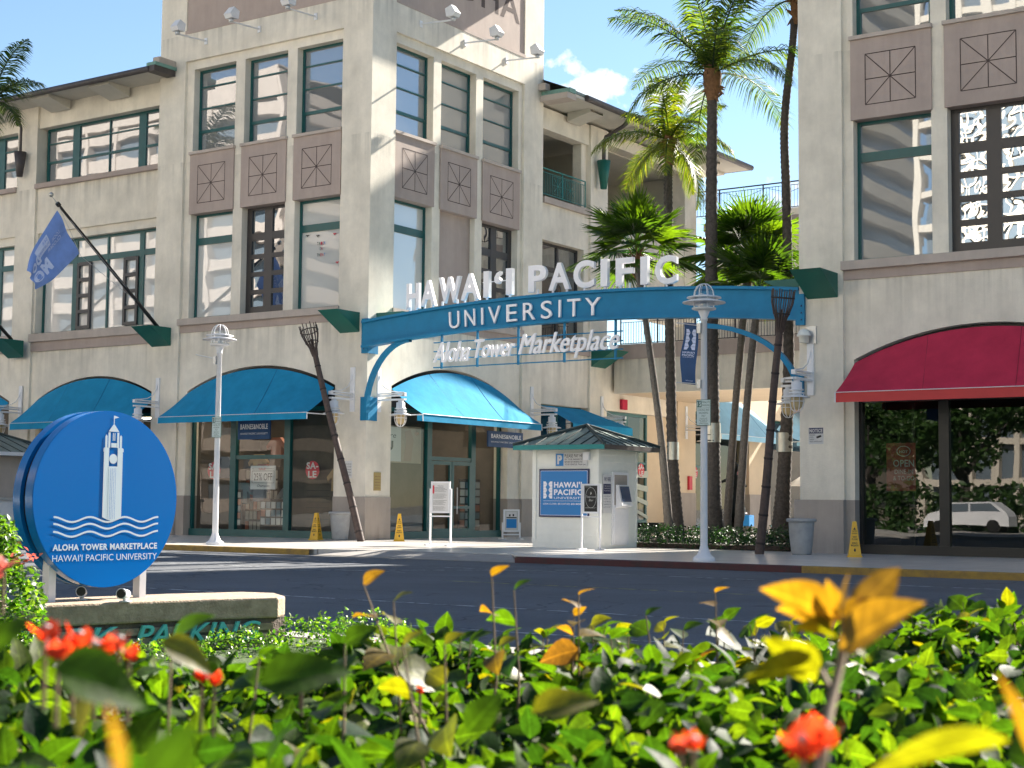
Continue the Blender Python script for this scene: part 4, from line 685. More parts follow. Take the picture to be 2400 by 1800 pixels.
FL=[((-42.7,41.5,0),0,'leftmost floodlight on the street side of the tower'),((-39.9,41.5,0),0,'middle floodlight on the street side of the tower'),((-37.1,41.5,0),0,'floodlight on the street side nearest the tower corner'),((-34.4,44.25,0),PI/2,'floodlight on the courtyard side nearest the tower corner'),((-34.4,47.05,0),PI/2,'middle floodlight on the courtyard side of the tower'),((-34.4,49.85,0),PI/2,'rightmost floodlight on the courtyard side of the tower')]
fl.location=FL[0][0]; fl['label']=FL[0][2]
for q in FL[1:]: dup(fl,*q)
# ------------------------------------------------------------------ street lamps
sp=thing('street_lamp','white street lamp post at the left kerb with an empty banner arm','street lamp',(0,0,0),0,'white globe lamp posts along the kerb')
MB().lathe(0,0,[(.265,0),(.265,.06),(.245,.09),(.17,.14),(.11,.28),(.088,.36)],24).build('base','white_paint',sp); MB().lathe(0,0,[(.088,.3),(.082,3),(.075,5.72),(.09,5.73),(.09,5.78),(.078,5.8),(.13,5.92),(.14,5.97)],18).build('pole','white_paint',sp)
MB().lathe(0,0,[(.0,5.96),(.24,5.98),(.29,6.0),(.29,6.03),(.0,6.03)],24).build('collar','white_paint',sp); MB().lathe(0,0,[(.235,6.03),(.235,6.3),(.22,6.42),(.15,6.52),(.0,6.57)],20).build('globe','glass_lamp',sp)
b=MB()
for z,r_ in ((6.17,.24),(6.31,.25)): b.tube([(r_*math.cos(a*PI/12),r_*math.sin(a*PI/12),z) for a in range(24)],.014,5,closed=True)
for k in range(8):
    a=k*PI/4; b.tube([(.25*math.cos(a)*s,.25*math.sin(a)*s,z) for s,z in ((1,6.03),(1,6.34),(.93,6.44),(.72,6.54),(.4,6.6),(0,6.62))],.012,5)
b.build('cage','white_paint',sp)
MB().lathe(0,0,[(.25,6.24),(.51,6.17),(.515,6.15),(.25,6.2)],32).lathe(0,0,[(.26,6.30),(.41,6.29),(.42,6.27),(.26,6.27)],32).build('shade_ring','white_paint',sp)
MB().lathe(0,0,[(0,6.04),(.06,6.04),(.06,6.2),(0,6.24)],10).build('bulb','galv',sp)
sp.location=(-33.42,33.35,0); s2=dup(sp,(-16.92,32.98,0),0,'white street lamp post at the right kerb carrying a blue banner')
for (x,y,par) in ((-33.42,33.35,sp),(-16.92,32.98,s2)):
    b=MB(); b.box(x-.13,x-.03,y-.13,y-.03,5.42,5.66)
    if par==s2: b.box(x-.13,x-.03,y-.13,y-.03,4.1,4.3); b.tube([(x-.08,y-.08,5.6),(x-.75,y+.02,5.72)],.013,5); b.tube([(x-.08,y-.08,4.2),(x-.75,y+.02,4.27)],.013,5)
    else: b.tube([(x-.08,y-.08,5.58),(x-1.05,y+.05,5.76)],.016,5)
    b.build('banner_bracket','galv',par)
def parking(x,y,label):
    t=thing('parking_sign',label,'sign',(x,y,3.2),0,'15 minute parking signs on the lamp posts'); x0,x1,z0,z1=x-.19,x+.19,3.2,3.82
    MB().box(x0,x1,y-.01,y,z0,z1).build('plate','sign_green',t); MB().box(x0+.012,x1-.012,y-.013,y-.01,z0+.012,z1-.012).build('face','sign_pale',t)
    b=MB(); b.box(x0+.02,x0+.14,y-.015,y-.013,3.64,3.79,0); b.text('15',x0+.03,x0+.13,3.66,.11,y-.017,bold=.03,mi=1); b.text('MINUTE',x0+.155,x1-.02,3.73,.05,y-.015); b.text('PARKING',x0+.155,x1-.02,3.655,.05,y-.015)
    b.box(x0+.02,x1-.02,y-.015,y-.013,3.615,3.622); 
    for s,z,h in (('LOADING AND',3.55,.045),('UNLOADING',3.48,.045),('ONLY',3.41,.045),('VEHICLES LEFT',3.355,.026),('UNATTENDED WILL',3.315,.026),('BE TOWED AT',3.275,.026),("OWNER'S EXPENSE",3.235,.026)): w=len(s)*h*.34; b.text(s,x-w*.9,x+w*.9,z,h,y-.015)
    b.build('print',['sign_green','sign_pale'],t)
parking(-33.33,33.22,'green 15 MINUTE PARKING sign on the left lamp post'); parking(-16.86,32.85,'green 15 MINUTE PARKING sign on the right lamp post, below the banner')
t=thing('lamp_banner','blue banner with white geometric emblem hanging from the right lamp post','banner',(-17.3,33,4.2))
BX=lambda s,q:(-17.05-.42*s-.05*math.sin(q*PI)*s-.06*q+.02*math.sin(q*9)*s, 32.93+.08*s+.05*math.sin(q*6), 5.70-1.48*q+.06*(1-s)*-1+.02)
b=MB(); n=12; b.add([BX(i/4,j/n) for j in range(n+1) for i in range(5)],[(j*5+i,j*5+i+1,(j+1)*5+i+1,(j+1)*5+i) for j in range(n) for i in range(4)],0,True); b.build('cloth','navy_banner',t)
def bmap(x,z,y): p=BX(1-x,1-z); return (p[0],p[1]-.012,p[2])
def emblem(b,fn,x0,x1,z0,z1,mi=0):
    w=(x1-x0); h=(z1-z0)/3
    for k in range(3):
        for sgn in (0,1):
            for half in (0,1):
                zb_=z0+k*h+(h/2 if half else 0)+h*.02; zt=zb_+h*.46
                if sgn==0: p=[(x0,zb_),(x0,zt),(x0+w*(.26 if half else .42),zt),(x0+w*(.42 if half else .26),zb_)]
                else: p=[(x1,zb_),(x1,zt),(x1-w*(.26 if half else .42),zt),(x1-w*(.42 if half else .26),zb_)]
                # notch line between the two facets
                b.add([fn(a,c,0) for a,c in p],[(0,1,2,3)],mi)
b=MB(); emblem(b,bmap,.16,.84,.56,.90); b.text("HAWAI'I",.12,.85,.50,.035,fn=bmap,bold=.03); b.text('PACIFIC',.12,.85,.455,.035,fn=bmap,bold=.03); b.text('UNIVERSITY',.15,.85,.432,.012,fn=bmap); b.text('aloha tower',.3,.85,.05,.02,fn=bmap); b.build('print','flag_white',t)
# ------------------------------------------------------------------ flags on poles
def flagpole(bx,label):
    t=thing('flag_pole',label,'flag pole',(bx,41.3,8),0,'slanted black flag poles on green brackets')
    a=Vector((bx,41.3,7.95)); e=Vector((bx,36.2,12.05)); MB().tube([a,a+(e-a)*.97],[.075,.05],10).build('pole','black_frame',t)
    MB().tube([a+(e-a)*.965,a+(e-a)*.985],.085,10).build('truck','black_frame',t); MB().tube([e-(e-a)*.02,e+Vector((0,-.14,.12))],.012,6).build('spindle','galv',t)
    b=MB(); b.lathe(bx,36.0,[(.09*math.sin(k*PI/8),.09*-math.cos(k*PI/8)) for k in range(9)],14,z0=12.25); b.build('finial','steel',t)
    MB().tube([(bx+.02,36.3,11.95),(bx+.05,37.4,10.2),(bx+.02,40.6,8.6)],.008,4).tube([(bx,36.35,11.9),(bx+.1,38.6,10.0),(bx,40.9,8.4)],.008,4).build('halyard','galv',t)
flagpole(-44.7,'black flag pole over the tower left pillar with the blue flag'); flagpole(-53.5,'black flag pole cut off by the left edge')
t=thing('flag','blue flag with mirrored white writing hanging from the slanted pole','flag',(-44.7,36.3,10))
A_,B_,C_,D_=Vector((0,36.29,11.72)),Vector((0,37.33,10.3)),Vector((0,35.5,8.75)),Vector((0,35.0,9.35))
def FM(s,q,off=0):
    p=(A_*(1-q)+B_*q)*(1-s)+(D_*(1-q)+C_*q)*s
    p=p+Vector((0,-.12*math.sin(s*PI)*(1-q),.0))+Vector((0,0,-.12*math.sin(PI*s)*q))
    return (-44.7+.10*math.sin(s*7+q*3)*s+.05*math.sin(q*9)+.22*max(0,s-.7)*math.sin(q*12)+off,p.y,p.z)
b=MB(); n=30; b.add([FM(i/n,j/n) for j in range(n+1) for i in range(n+1)],[(j*(n+1)+i,j*(n+1)+i+1,(j+1)*(n+1)+i+1,(j+1)*(n+1)+i) for j in range(n) for i in range(n)],0,True); b.build('cloth','flag_blue',t)
fmap=lambda x,z,y:FM(x,1-z,.014)
b=MB()
def bx(x0,x1,z0,z1,k=8,mi=0): b.add([fmap(x0+(x1-x0)*i/k,z,0) for z in (z0,(z0+z1)/2,z1) for i in range(k+1)],[(r_*(k+1)+i,r_*(k+1)+i+1,(r_+1)*(k+1)+i+1,(r_+1)*(k+1)+i) for r_ in range(2) for i in range(k)],mi)
b.text('LOOK',.14,.32,.66,.07,fn=fmap); b.text('CLOSER',.14,.44,.55,.07,fn=fmap); bx(.36,.68,.66,.92); b.text('DO',.62,.92,.56,.26,fn=fmap,bold=.06); b.text('MO',.5,.98,.22,.30,fn=fmap,bold=.07)
b.build('print','flag_white',t)
b=MB(); fm2=lambda x,z,y:FM(x,1-z,.022); b.text('SEE',.38,.50,.81,.07,fn=fm2); b.text('FURTHER',.38,.66,.70,.07,fn=fm2); b.build('print','flag_blue',t)
# ------------------------------------------------------------------ bamboo torches
def torch(base,top,label):
    base,top=Vector(base),Vector(top); t=thing('bamboo_torch',label,'torch',base,0,'tall leaning bamboo torches'); d=(top-base).normalized(); Ln=(top-base).length; neck=Ln-1.05
    P=[];rr=[]
    for i in range(41): s=i/40*neck; P.append(base+d*s+Vector((.02*math.sin(s),0,0))); rr.append(.13-.035*(i/40))
    MB().tube(P,rr,12).build('pole','bamboo',t)
    for i in range(2,40,5): MB().tube([P[i]-d*.03,P[i],P[i]+d*.03],[rr[i]+.004,rr[i]+.016,rr[i]+.004],12).build('node','bamboo_node',t)
    x=d.orthogonal().normalized(); y=d.cross(x); b=MB(); 
    for k in range(14):
        a=2*PI*k/14; rd=x*math.cos(a)+y*math.sin(a); o=base+d*(neck-.12)
        b.tube([o+rd*.09,o+d*.3+rd*.13,o+d*.55+rd*.22,o+d*.8+rd*.29,o+d*(1.12+.05*(k%2))+rd*.31],[.022,.02,.018,.017,.016],6)
    b.build('tines','bamboo',t)
    b=MB()
    for h,r_ in ((.5,.215),(.93,.31)): b.tube([base+d*(neck-.12+h)+(x*math.cos(a*PI/12)+y*math.sin(a*PI/12))*r_ for a in range(24)],.02,6,closed=True)
    b.tube([base+d*(neck-.1),base+d*(neck+.5)],[.05,.03],8); b.build('hoop','bamboo_node',t)
torch((-33.3,40.0,0),(-36.0,40.15,7.45),'bamboo torch leaning left in front of the tower corner'); torch((-18.2,38.75,0),(-17.25,38.3,7.16),'bamboo torch leaning slightly beside the right planter pot')
# ------------------------------------------------------------------ pots, cones, stands
def pot(x,y,label):
    t=thing('planter_pot',label,'planter',(x,y,0),0,'round grey concrete pots on the pavement'); MB().lathe(x,y,[(0,.0),(.26,.0),(.275,.05),(.32,.45),(.345,.86),(.34,.90)],28).build('bowl','pot',t)
    MB().lathe(x,y,[(.34,.88),(.40,.89),(.41,.93),(.41,.96),(.37,.98),(.32,.97),(.30,.9)],28).build('rim','pot',t); MB().lathe(x,y,[(0,.9),(.31,.9)],20).build('soil','soil',t)
pot(-34.95,40.85,'round grey pot beside the leaning torch at the tower corner'); pot(-17.25,39.4,'round grey pot beside the right torch and right tower pillar')
def cone(x,y,rz,label):
    t=thing('wet_floor_cone',label,'cone',(x,y,0),rz,'tall yellow wet floor cones'); w0,w1,H=.165,.05,.93
    b=MB(); c=[(-1,-1),(1,-1),(1,1),(-1,1)]
    Rm=Matrix.Translation((x,y,0))@Matrix.Rotation(rz,4,'Z'); b.T=Rm
    b.add([(w0*a,w0*e,.04) for a,e in c]+[(w1*a,w1*e,H) for a,e in c],[(0,1,5,4),(1,2,6,5),(2,3,7,6),(3,0,4,7),(4,5,6,7)]); b.add([(.20*a,.20*e,0) for a,e in c]+[(w0*a,w0*e,.05) for a,e in c],[(0,1,5,4),(1,2,6,5),(2,3,7,6),(3,0,4,7)]); b.build('body','yellow',t)
    b=MB(Rm); 
    for side in range(2):
        def fn(a,z,y_,side=side):
            dd=w0+(w1-w0)*(z-.04)/(H-.04)+.003
            return (a,-dd,z) if side==0 else (dd,a,z)
        for s,z,h,w in (('CAUTION',.66,.035,.13),('CUIDADO',.60,.035,.14),('WET',.50,.045,.11),('FLOOR',.44,.045,.15),('PISO',.34,.045,.13),('MOJADO',.28,.045,.19)): b.text(s,-w/2,w/2,z,h,fn=fn,bold=.03)
        b.add([fn(-.035,.71,0),fn(.035,.71,0),fn(0,.78,0)],[(0,1,2)]); b.add([fn(-.03,.18,0),fn(0,.13,0),fn(.03,.18,0),fn(0,.24,0)],[(0,1,2,3)])
    b.build('print','ink',t)
cone(-35.55,40.3,R(10),'yellow wet floor cone between the shop window and the grey pot'); cone(-32.75,41.35,R(40),'yellow wet floor cone at the shop entrance'); cone(-15.45,38.7,R(25),'yellow wet floor cone in front of the restaurant window')
def stand(x,y,rz,W_,z0,z1,H,label,face,fnc,mats,legw=.045):
    t=thing('sign_stand',label,'sign stand',(x,y,0),rz,'free standing poster frames'); Rm=Matrix.Translation((x,y,0))@Matrix.Rotation(rz,4,'Z')
    b=MB(Rm); 
    for s in (-1,1): b.box(s*(W_/2+.03)-legw/2,s*(W_/2+.03)+legw/2,-.03,.03,.04,H); b.box(s*(W_/2+.03)-.05,s*(W_/2+.03)+.05,-.3,.3,0,.04)
    b.build('leg','white_paint',t)
    b=MB(Rm); b.box(-W_/2,W_/2,-.035,.035,z0,z0+.05); b.box(-W_/2,W_/2,-.035,.035,z1-.05,z1); b.box(-W_/2,-W_/2+.05,-.034,.034,z0+.05,z1-.05); b.box(W_/2-.05,W_/2,-.034,.034,z0+.05,z1-.05); b.box(-W_/2-.02,W_/2+.02,-.025,.025,z0-.12,z0-.08); b.build('frame','white_paint',t)
    MB(Rm).box(-W_/2+.05,W_/2-.05,-.02,.02,z0+.05,z1-.05).build('poster',face,t); b=MB(Rm); fnc(b); b.build('print',mats,t)
def f(b):
    b.text('Notice',-.1,.1,1.82,.03,-.023); 
    for i in range(22): 
        if i%6!=5: b.box(-.26,.1+.15*((i*7)%5)/5,-.0225,-.02,1.78-i*.033,1.788-i*.033)
    b.box(-.3,-.22,-.0226,-.02,1.6,1.85,1)
stand(-28.72,38.3,R(8),.66,1.0,1.97,1.75,'white framed notice stand in front of the shop entrance','paper',f,['ink','sale_red'])
def f(b):
    b.prism([(.0+.17*math.cos(a*PI/10),1.5+.3*math.sin(a*PI/10)) for a in range(20)],-.022,-.02,0); b.prism([(.0+.16*math.cos(a*PI/10),1.5+.29*math.sin(a*PI/10)) for a in range(20)],-.024,-.0222,1); b.text('Teapresso',-.15,.15,1.5,.06,-.026,shear=.2); b.text('Bar',-.06,.08,1.4,.06,-.026,shear=.2); b.text('try me',-.17,.0,1.8,.04,-.026,shear=.3); b.text('OPEN DAILY',-.18,.18,1.2,.022,-.026); b.prism([(-.02,1.58),(.03,1.62),(.0,1.68)],-.028,-.026,0)
stand(-23.2,38.15,R(12),.5,1.05,1.9,1.9,'white stand with a dark tea bar poster beside the pay booth','black_frame',f,['card_a','black_frame'])
def f(b): b.box(-.2,.2,-.0225,-.02,.42,.75,1); b.box(-.2,.2,-.0226,-.02,.80,1.0,0); b.box(-.1,-.04,-.024,-.0225,.84,.92,2); b.box(.04,.1,-.024,-.0225,.85,.93,2); [b.lathe(0,0,[(0,0)],3) for _ in ()]; b.box(-.2,.2,-.024,-.0226,.78,.82,2)
stand(-32.0,47.0,R(55),.62,.28,1.1,.62,'low poster stand at the right side of the shop entrance','card_a',f,['paper','hpu_blue','ink'])
# ------------------------------------------------------------------ pay booth
def hip_roof(t,x0,x1,y0,y1,z0,apex,fm):
    b=MB(); c=[(x0,y0,z0+.09),(x1,y0,z0+.09),(x1,y1,z0+.09),(x0,y1,z0+.09)]; b.add(c+[apex],[(0,1,4),(1,2,4),(2,3,4),(3,0,4)]); b.add([(p[0],p[1],z0-.05) for p in c],[(0,3,2,1)]); b.build('roof','roof_metal',t)
    b=MB(); A=Vector(apex)
    for i in range(4):
        p,q=Vector(c[i]),Vector(c[(i+1)%4]); b.tube([p+Vector((0,0,.02)),A+Vector((0,0,.03))],.055,6); n=7
        for k in range(1,n+1):
            s=k/(n+1); e=p+(q-p)*s; m=(p+q)/2; up_=(A-m); ml=1-abs(2*s-1); b.tube([e+Vector((0,0,.01)),e+up_*ml+Vector((0,0,.01))],.022,4)
    b.build('seam','roof_seam',t)
    for i in range(4):
        p,q=c[i],c[(i+1)%4]; b=MB(); b.add([(p[0],p[1],z0+.088),(q[0],q[1],z0+.088),(q[0],q[1],z0-.05),(p[0],p[1],z0-.05)],[(3,2,1,0)]); b.build('fascia',fm if i in (0,2) else 'gutter' if fm=='fascia_teal' else fm,t)
bo=thing('pay_booth','small white clapboard parking pay booth with green metal hip roof','booth',(-24.7,40.4,0))
x0,x1,y0,y1=-25.87,-23.6,39.2,41.45
b=MB(); b.box(x0-.02,x1+.02,y0-.02,y1+.02,0,.16); b.build('plinth','siding',bo)
b=MB(); n=14; hh=(2.98-.16)/n
for k in range(n):
    z=.16+k*hh; o1,o0=.004,.022
    v=[(x0-o0,y0-o0,z),(x1+o0,y0-o0,z),(x1+o0,y1+o0,z),(x0-o0,y1+o0,z),(x0-o1,y0-o1,z+hh),(x1+o1,y0-o1,z+hh),(x1+o1,y1+o1,z+hh),(x0-o1,y1+o1,z+hh)]
    b.add(v,[(0,1,5,4),(1,2,6,5),(2,3,7,6),(3,0,4,7),(0,3,2,1)])
b.build('siding','siding',bo)
boxes('corner_board','siding',bo,[(x0-.035,x0+.1,y0-.035,y0+.06,.16,2.98),(x1-.05,x1+.035,y0-.034,y0+.06,.16,2.98),(x1-.05,x1+.035,y1-.06,y1+.035,.16,2.98)])
hip_roof(bo,-26.35,-23.12,38.75,42.1,2.98,(-24.73,40.4,3.70),'fascia_teal')
b=MB(); b.box(x1+.02,x1+.06,39.95,40.9,.1,2.28); b.build('door_frame','white_paint',bo); MB().box(x1+.04,x1+.075,40.05,40.8,.14,1.25).build('door','white_paint',bo); MB().box(x1+.03,x1+.066,40.05,40.8,1.3,2.2).build('recess','stucco_base',bo)
b=MB(); b.add([(x1+.08,40.1,1.2),(x1+.08,40.75,1.2),(x1+.3,40.75,1.28),(x1+.3,40.1,1.28),(x1+.08,40.1,1.9),(x1+.08,40.75,1.9),(x1+.16,40.75,1.9),(x1+.16,40.1,1.9)],[(0,1,2,3),(3,2,6,7),(0,3,7,4),(1,5,6,2),(4,7,6,5)]); k=b.build('pay_machine','white_paint',bo)
b=MB(); b.add([(x1+.288,40.15,1.4),(x1+.288,40.7,1.4),(x1+.185,40.7,1.86),(x1+.185,40.15,1.86)],[(0,1,2,3)]); b.build('screen','screen',k)
t=thing('pay_sign','white PLEASE PAY HERE sign with blue P above the booth board','sign',(-24.9,39.1,2.5)); MB().box(-25.08,-23.95,y0-.05,y0-.04,2.43,2.84).build('plate','paper',t)
b=MB(); b.box(-25.05,-24.78,y0-.053,y0-.05,2.45,2.82,0); b.text('P',-25.0,-24.83,2.5,.28,y0-.056,bold=.05,mi=1)
for s,z,h,w in (('PLEASE PAY HERE',2.70,.10,.74),('PAY YOUR PARKING TICKET',2.62,.05,.74),('BEFORE RETURNING TO',2.545,.05,.62),('YOUR VEHICLE. Thank you',2.47,.05,.74)): b.text(s,-24.74,-24.74+w,z,h,y0-.054,mi=2,bold=.01)
b.build('print',['hpu_blue','paper','ink'],t)
t=thing('university_board','blue university logo board on the front of the pay booth','sign',(-24.8,39.1,.9)); bx0,bx1,bz0,bz1=-25.64,-23.88,.92,2.36; yb=y0-.06
MB().box(bx0,bx1,yb,yb+.035,bz0,bz1).build('frame','navy',t); MB().box(bx0+.05,bx1-.05,yb-.004,yb,bz0+.05,bz1-.05).build('border','flag_white',t); MB().box(bx0+.065,bx1-.065,yb-.008,yb-.004,bz0+.065,bz1-.065).build('panel','hpu_blue',t)
b=MB(); y_=yb-.012; emblem(b,lambda a,c,q:(a,y_,c),-25.48,-25.16,1.47,1.99); b.text("HAWAI'I",-25.1,-24.12,1.80,.17,y_,bold=.035,res=4); b.text('PACIFIC',-25.1,-24.1,1.58,.17,y_,bold=.035,res=4); b.text('UNIVERSITY',-25.1,-24.05,1.46,.065,y_); b.box(-25.48,-24.05,y_,y_+.002,1.40,1.408); b.text('LOOK CLOSER. SEE FURTHER.',-25.48,-24.52,1.29,.05,y_); b.text('DO MORE.',-24.49,-24.08,1.29,.05,y_,bold=.03); b.build('print','letter_white',t)
t=thing('tariff_sign','narrow blue and white PAY HERE price list on the booth side','sign',(-23.55,39.6,1)); MB().box(x1+.04,x1+.05,39.40,39.88,1.05,2.2).build('plate','paper',t)
b=MB(TB(x1+.05)); b.box(39.42,39.86,-.003,0,1.62,1.92,0); b.text('PAY HERE',39.48,39.84,2.0,.12,-.004,bold=.02,mi=0); [b.text(s,39.44,39.84,1.54-i*.08,.03,-.004,mi=0) for i,s in enumerate(('MARKETPLACE','30 MIN    $3','DAILY MAX $18','EVENINGS  $5','LOST TICKET'))]; [b.text(s,39.46,39.83,1.84-i*.07,.035,-.006,mi=1) for i,s in enumerate(('VALIDATED','PARKING','RATES'))]; b.build('print',['navy','paper'],t)
MB().box(-24.05,-23.85,y0-.14,y0-.03,2.62,2.86).build('camera_box','white_paint',bo)
# left kiosk
kk=thing('kiosk','grey kiosk with green metal roof at the left edge behind the round sign','booth',(-51,37.5,0)); MB().box(-53.5,-48.7,36.3,39.3,0,1.25).build('counter_wall','white_paint',kk); MB().box(-53.6,-48.6,36.2,39.4,1.25,1.36).build('counter','galv',kk)
boxes('post','ledge',kk,[(q,q+.12,36.35,36.47,1.36,2.98) for q in (-53.4,-51.9,-50.35,-48.85)]); MB().box(-48.8,-48.75,36.47,39.2,1.36,2.98).build('side_wall','ledge',kk); MB().box(-53.3,-48.85,36.45,36.5,1.36,2.98).build('shutter','siding',kk)
hip_roof(kk,-54.1,-48.1,35.7,39.9,2.98,(-51.1,37.8,4.1),'white_paint')
b=MB(); b.box(-50.1,-49.7,36.435,36.44,2.15,2.25); b.build('label_plate','paper',kk)
# ------------------------------------------------------------------ round sign and planter
dg=R(86.5); ax=Vector((math.cos(dg),math.sin(dg),0)); nx=Vector((ax.y,-ax.x,0)); SC=Vector((-10.40,9.0,1.31)); RD=.752
rs=thing('round_sign','round glossy blue sign with white tower, waves and marketplace name on the stone planter','sign',(-10.33,8.95,.45))
def disc(o0,o1,r_,name,m,bev=.0):
    n=72; v=[]
    for o_ in (o0,o1): v+=[SC+nx*o_+ax*r_*math.cos(2*PI*k/n)+Vector((0,0,r_*math.sin(2*PI*k/n))) for k in range(n)]
    b=MB(); b.add(v,[(k,(k+1)%n,n+(k+1)%n,n+k) for k in range(n)],0,True); b.add(v,[tuple(range(n,2*n))]); b.add(v,[tuple(range(n-1,-1,-1))]); return b.build(name,m,rs)
disc(.0,.10,RD,'front_drum','disc_rim'); disc(.1005,.104,RD-.004,'front_face','disc_blue'); disc(-.07,.0,RD-.035,'core','disc_black'); disc(-.17,-.0705,RD,'rear_drum','disc_rim')
for pp in (-.47,.47):
    b=MB(); c=SC+nx*-.03+ax*pp; b.T=Matrix.Translation((c.x,c.y,0))@Matrix.Rotation(dg,4,'Z'); b.box(-.035,.035,-.045,.045,.44,.95); b.build('post','white_paint',rs)
SP=lambda a,z,y:tuple(SC+nx*(.1075-y)+ax*a+Vector((0,0,z)))
def cp(x,y): return ((x-775)/696*1.0,(860-y)/866*1.0+.01)
b=MB()
def pl(pts,y=0): 
    q=[cp(*p) for p in pts]; b.add([SP(a,z,y) for a,z in q],[tuple(range(len(q)))])
pl([(735,1003),(735,490),(772,490),(772,1023)]); pl([(835,490),(873,490),(873,1000),(835,1023)]); pl([(772,628),(835,628),(835,1023),(803,1030),(772,1023)],-.0005)
pl([(764,370),(803,310),(843,370)]); pl([(764,376),(779,376),(779,490),(764,490)]); pl([(828,376),(843,376),(843,490),(828,490)]); pl([(742,490),(742,405),(750,393),(758,405),(758,490)]); pl([(848,490),(848,405),(856,393),(864,405),(864,490)])
pl([(796,380),(802,380),(802,437),(796,437)]); pl([(808,380),(814,380),(814,437),(808,437)]); pl([(786,455),(826,455),(826,487),(786,487)]); pl([(731,495),(739,495),(739,520),(731,520)]); pl([(870,495),(878,495),(878,520),(870,520)])
pl([(800,310),(800,250),(806,250),(806,310)]); pl([(806,250),(840,262),(806,272)])
c0=cp(804,572); b.add([SP(c0[0]+.042*math.cos(k*PI/16),c0[1]+.042*math.sin(k*PI/16),0) for k in range(32)],[tuple(range(32))])
for zc in (-.175,-.232,-.297):
    pts=[(-.545+1.09*i/60,zc+.021*math.cos(2*PI*(i/60)*3)) for i in range(61)]; b.add([SP(a,z-.008,0) for a,z in pts]+[SP(a,z+.008,0) for a,z in pts],[(i,i+1,i+62,i+61) for i in range(60)])
b.text('ALOHA TOWER MARKETPLACE',-.545,.54,-.432,.052,fn=SP,bold=.035,res=4); b.text('HAWAI`I PACIFIC UNIVERSITY'.replace('`',"'"),-.545,.54,-.522,.052,fn=SP,res=4); b.build('emblem','disc_white',rs)
b=MB()
for x in (785,797,810,822): 
    a,z=cp(x,640); b.add([SP(a-.0012,z,-.0035),SP(a+.0012,z,-.0035),SP(a+.0012,cp(0,1018)[1],-.0035),SP(a-.0012,cp(0,1018)[1],-.0035)],[(0,1,2,3)])
b.build('emblem_line','disc_blue',rs)
pm=thing('stone_planter','low stone planter wall with concrete cap and green PARK PARKING letters','planter',(-10.2,9,0))
FR=[(-10.62,6.2),(-10.36,7.3),(-10.16,8.3),(-9.97,9.0),(-9.80,9.6),(-9.62,10.05),(-9.50,10.28)]; BK=[(-9.62,10.5),(-10.0,10.78),(-10.35,10.7),(-10.62,10.0),(-10.78,9.2),(-10.9,8.3),(-11.1,7.3),(-11.35,6.2)]
b=MB(); b.slab(FR+BK,.27,.45); o=b.build('cap','concrete',pm); mo=o.modifiers.new('b','BEVEL'); mo.width=.018; mo.segments=2
ins=[(x-.05,y-.02) for x,y in FR]+[(x+.05,y-.04) for x,y in BK]
b=MB(); b.slab([(x,y) for x,y in ins],-.12,.27)
o=b.build('wall','stone_wall',pm)
b=MB()
for k in range(3):
    q=[(x-.035,y-.02) for x,y in FR]; z=.225-k*.085; b.add([(x,y,z) for x,y in q]+[(x,y,z-.06) for x,y in q]+[(x-.03,y,z) for x,y in q]+[(x-.03,y,z-.06) for x,y in q],[(i,i+7,i+8,i+1) for i in range(6)]+[(i,i+1,i+15,i+14) for i in range(6)]+[(i+7,i+21,i+22,i+8) for i in range(6)])
b.build('stone_course','concrete',pm)
def FP(s):
    tot=0; seg=[]
    for i in range(len(FR)-1): l_=math.dist(FR[i],FR[i+1]); seg.append((tot,l_,i)); tot+=l_
    s=max(0,min(tot-1e-4,s))
    for a,l_,i in seg:
        if s<=a+l_: 
            q=(s-a)/l_; return Vector((FR[i][0]+(FR[i+1][0]-FR[i][0])*q,FR[i][1]+(FR[i+1][1]-FR[i][1])*q,0)),Vector((FR[i+1][1]-FR[i][1],FR[i][0]-FR[i+1][0],0)).normalized()
def tl(a,z,y): p,n_=FP(a); p=p+n_*(.0-y); return (p.x,p.y,z)
for w,s0,s1 in (('IRWIN',.55,1.62),('PARK',1.85,2.75),('PARKING',2.92,4.08)): MB().text(w,s0,s1,.085,.165,y=.0,ext=.018,bold=.008,shear=.3,fn=tl,res=4).build('lettering','teal_letter',pm)
sg=thing('spot_light','x','spotlight',(0,0,0),0,'small white spotlights on the planter cap'); MB().tube([(0,0,.06),(.12,0,.075)],[.042,.046],14).build('can','white_paint',sg); MB().tube([(.118,0,.075),(.128,0,.076)],[.040,.036],14).build('lens','black_frame',sg); MB().tube([(.02,0,.0),(.02,0,.07)],.02,8).lathe(.02,0,[(.05,0),(.05,.01),(0,.012)],12).build('bracket','white_paint',sg)
sg.location=(-10.5,8.92,.45); sg.rotation_euler=(0,0,R(-45)); sg['label']='white spotlight behind the round sign near its left post'; dup(sg,(-10.02,8.98,.45),R(-62),'white spotlight in front of the round sign on the planter cap')
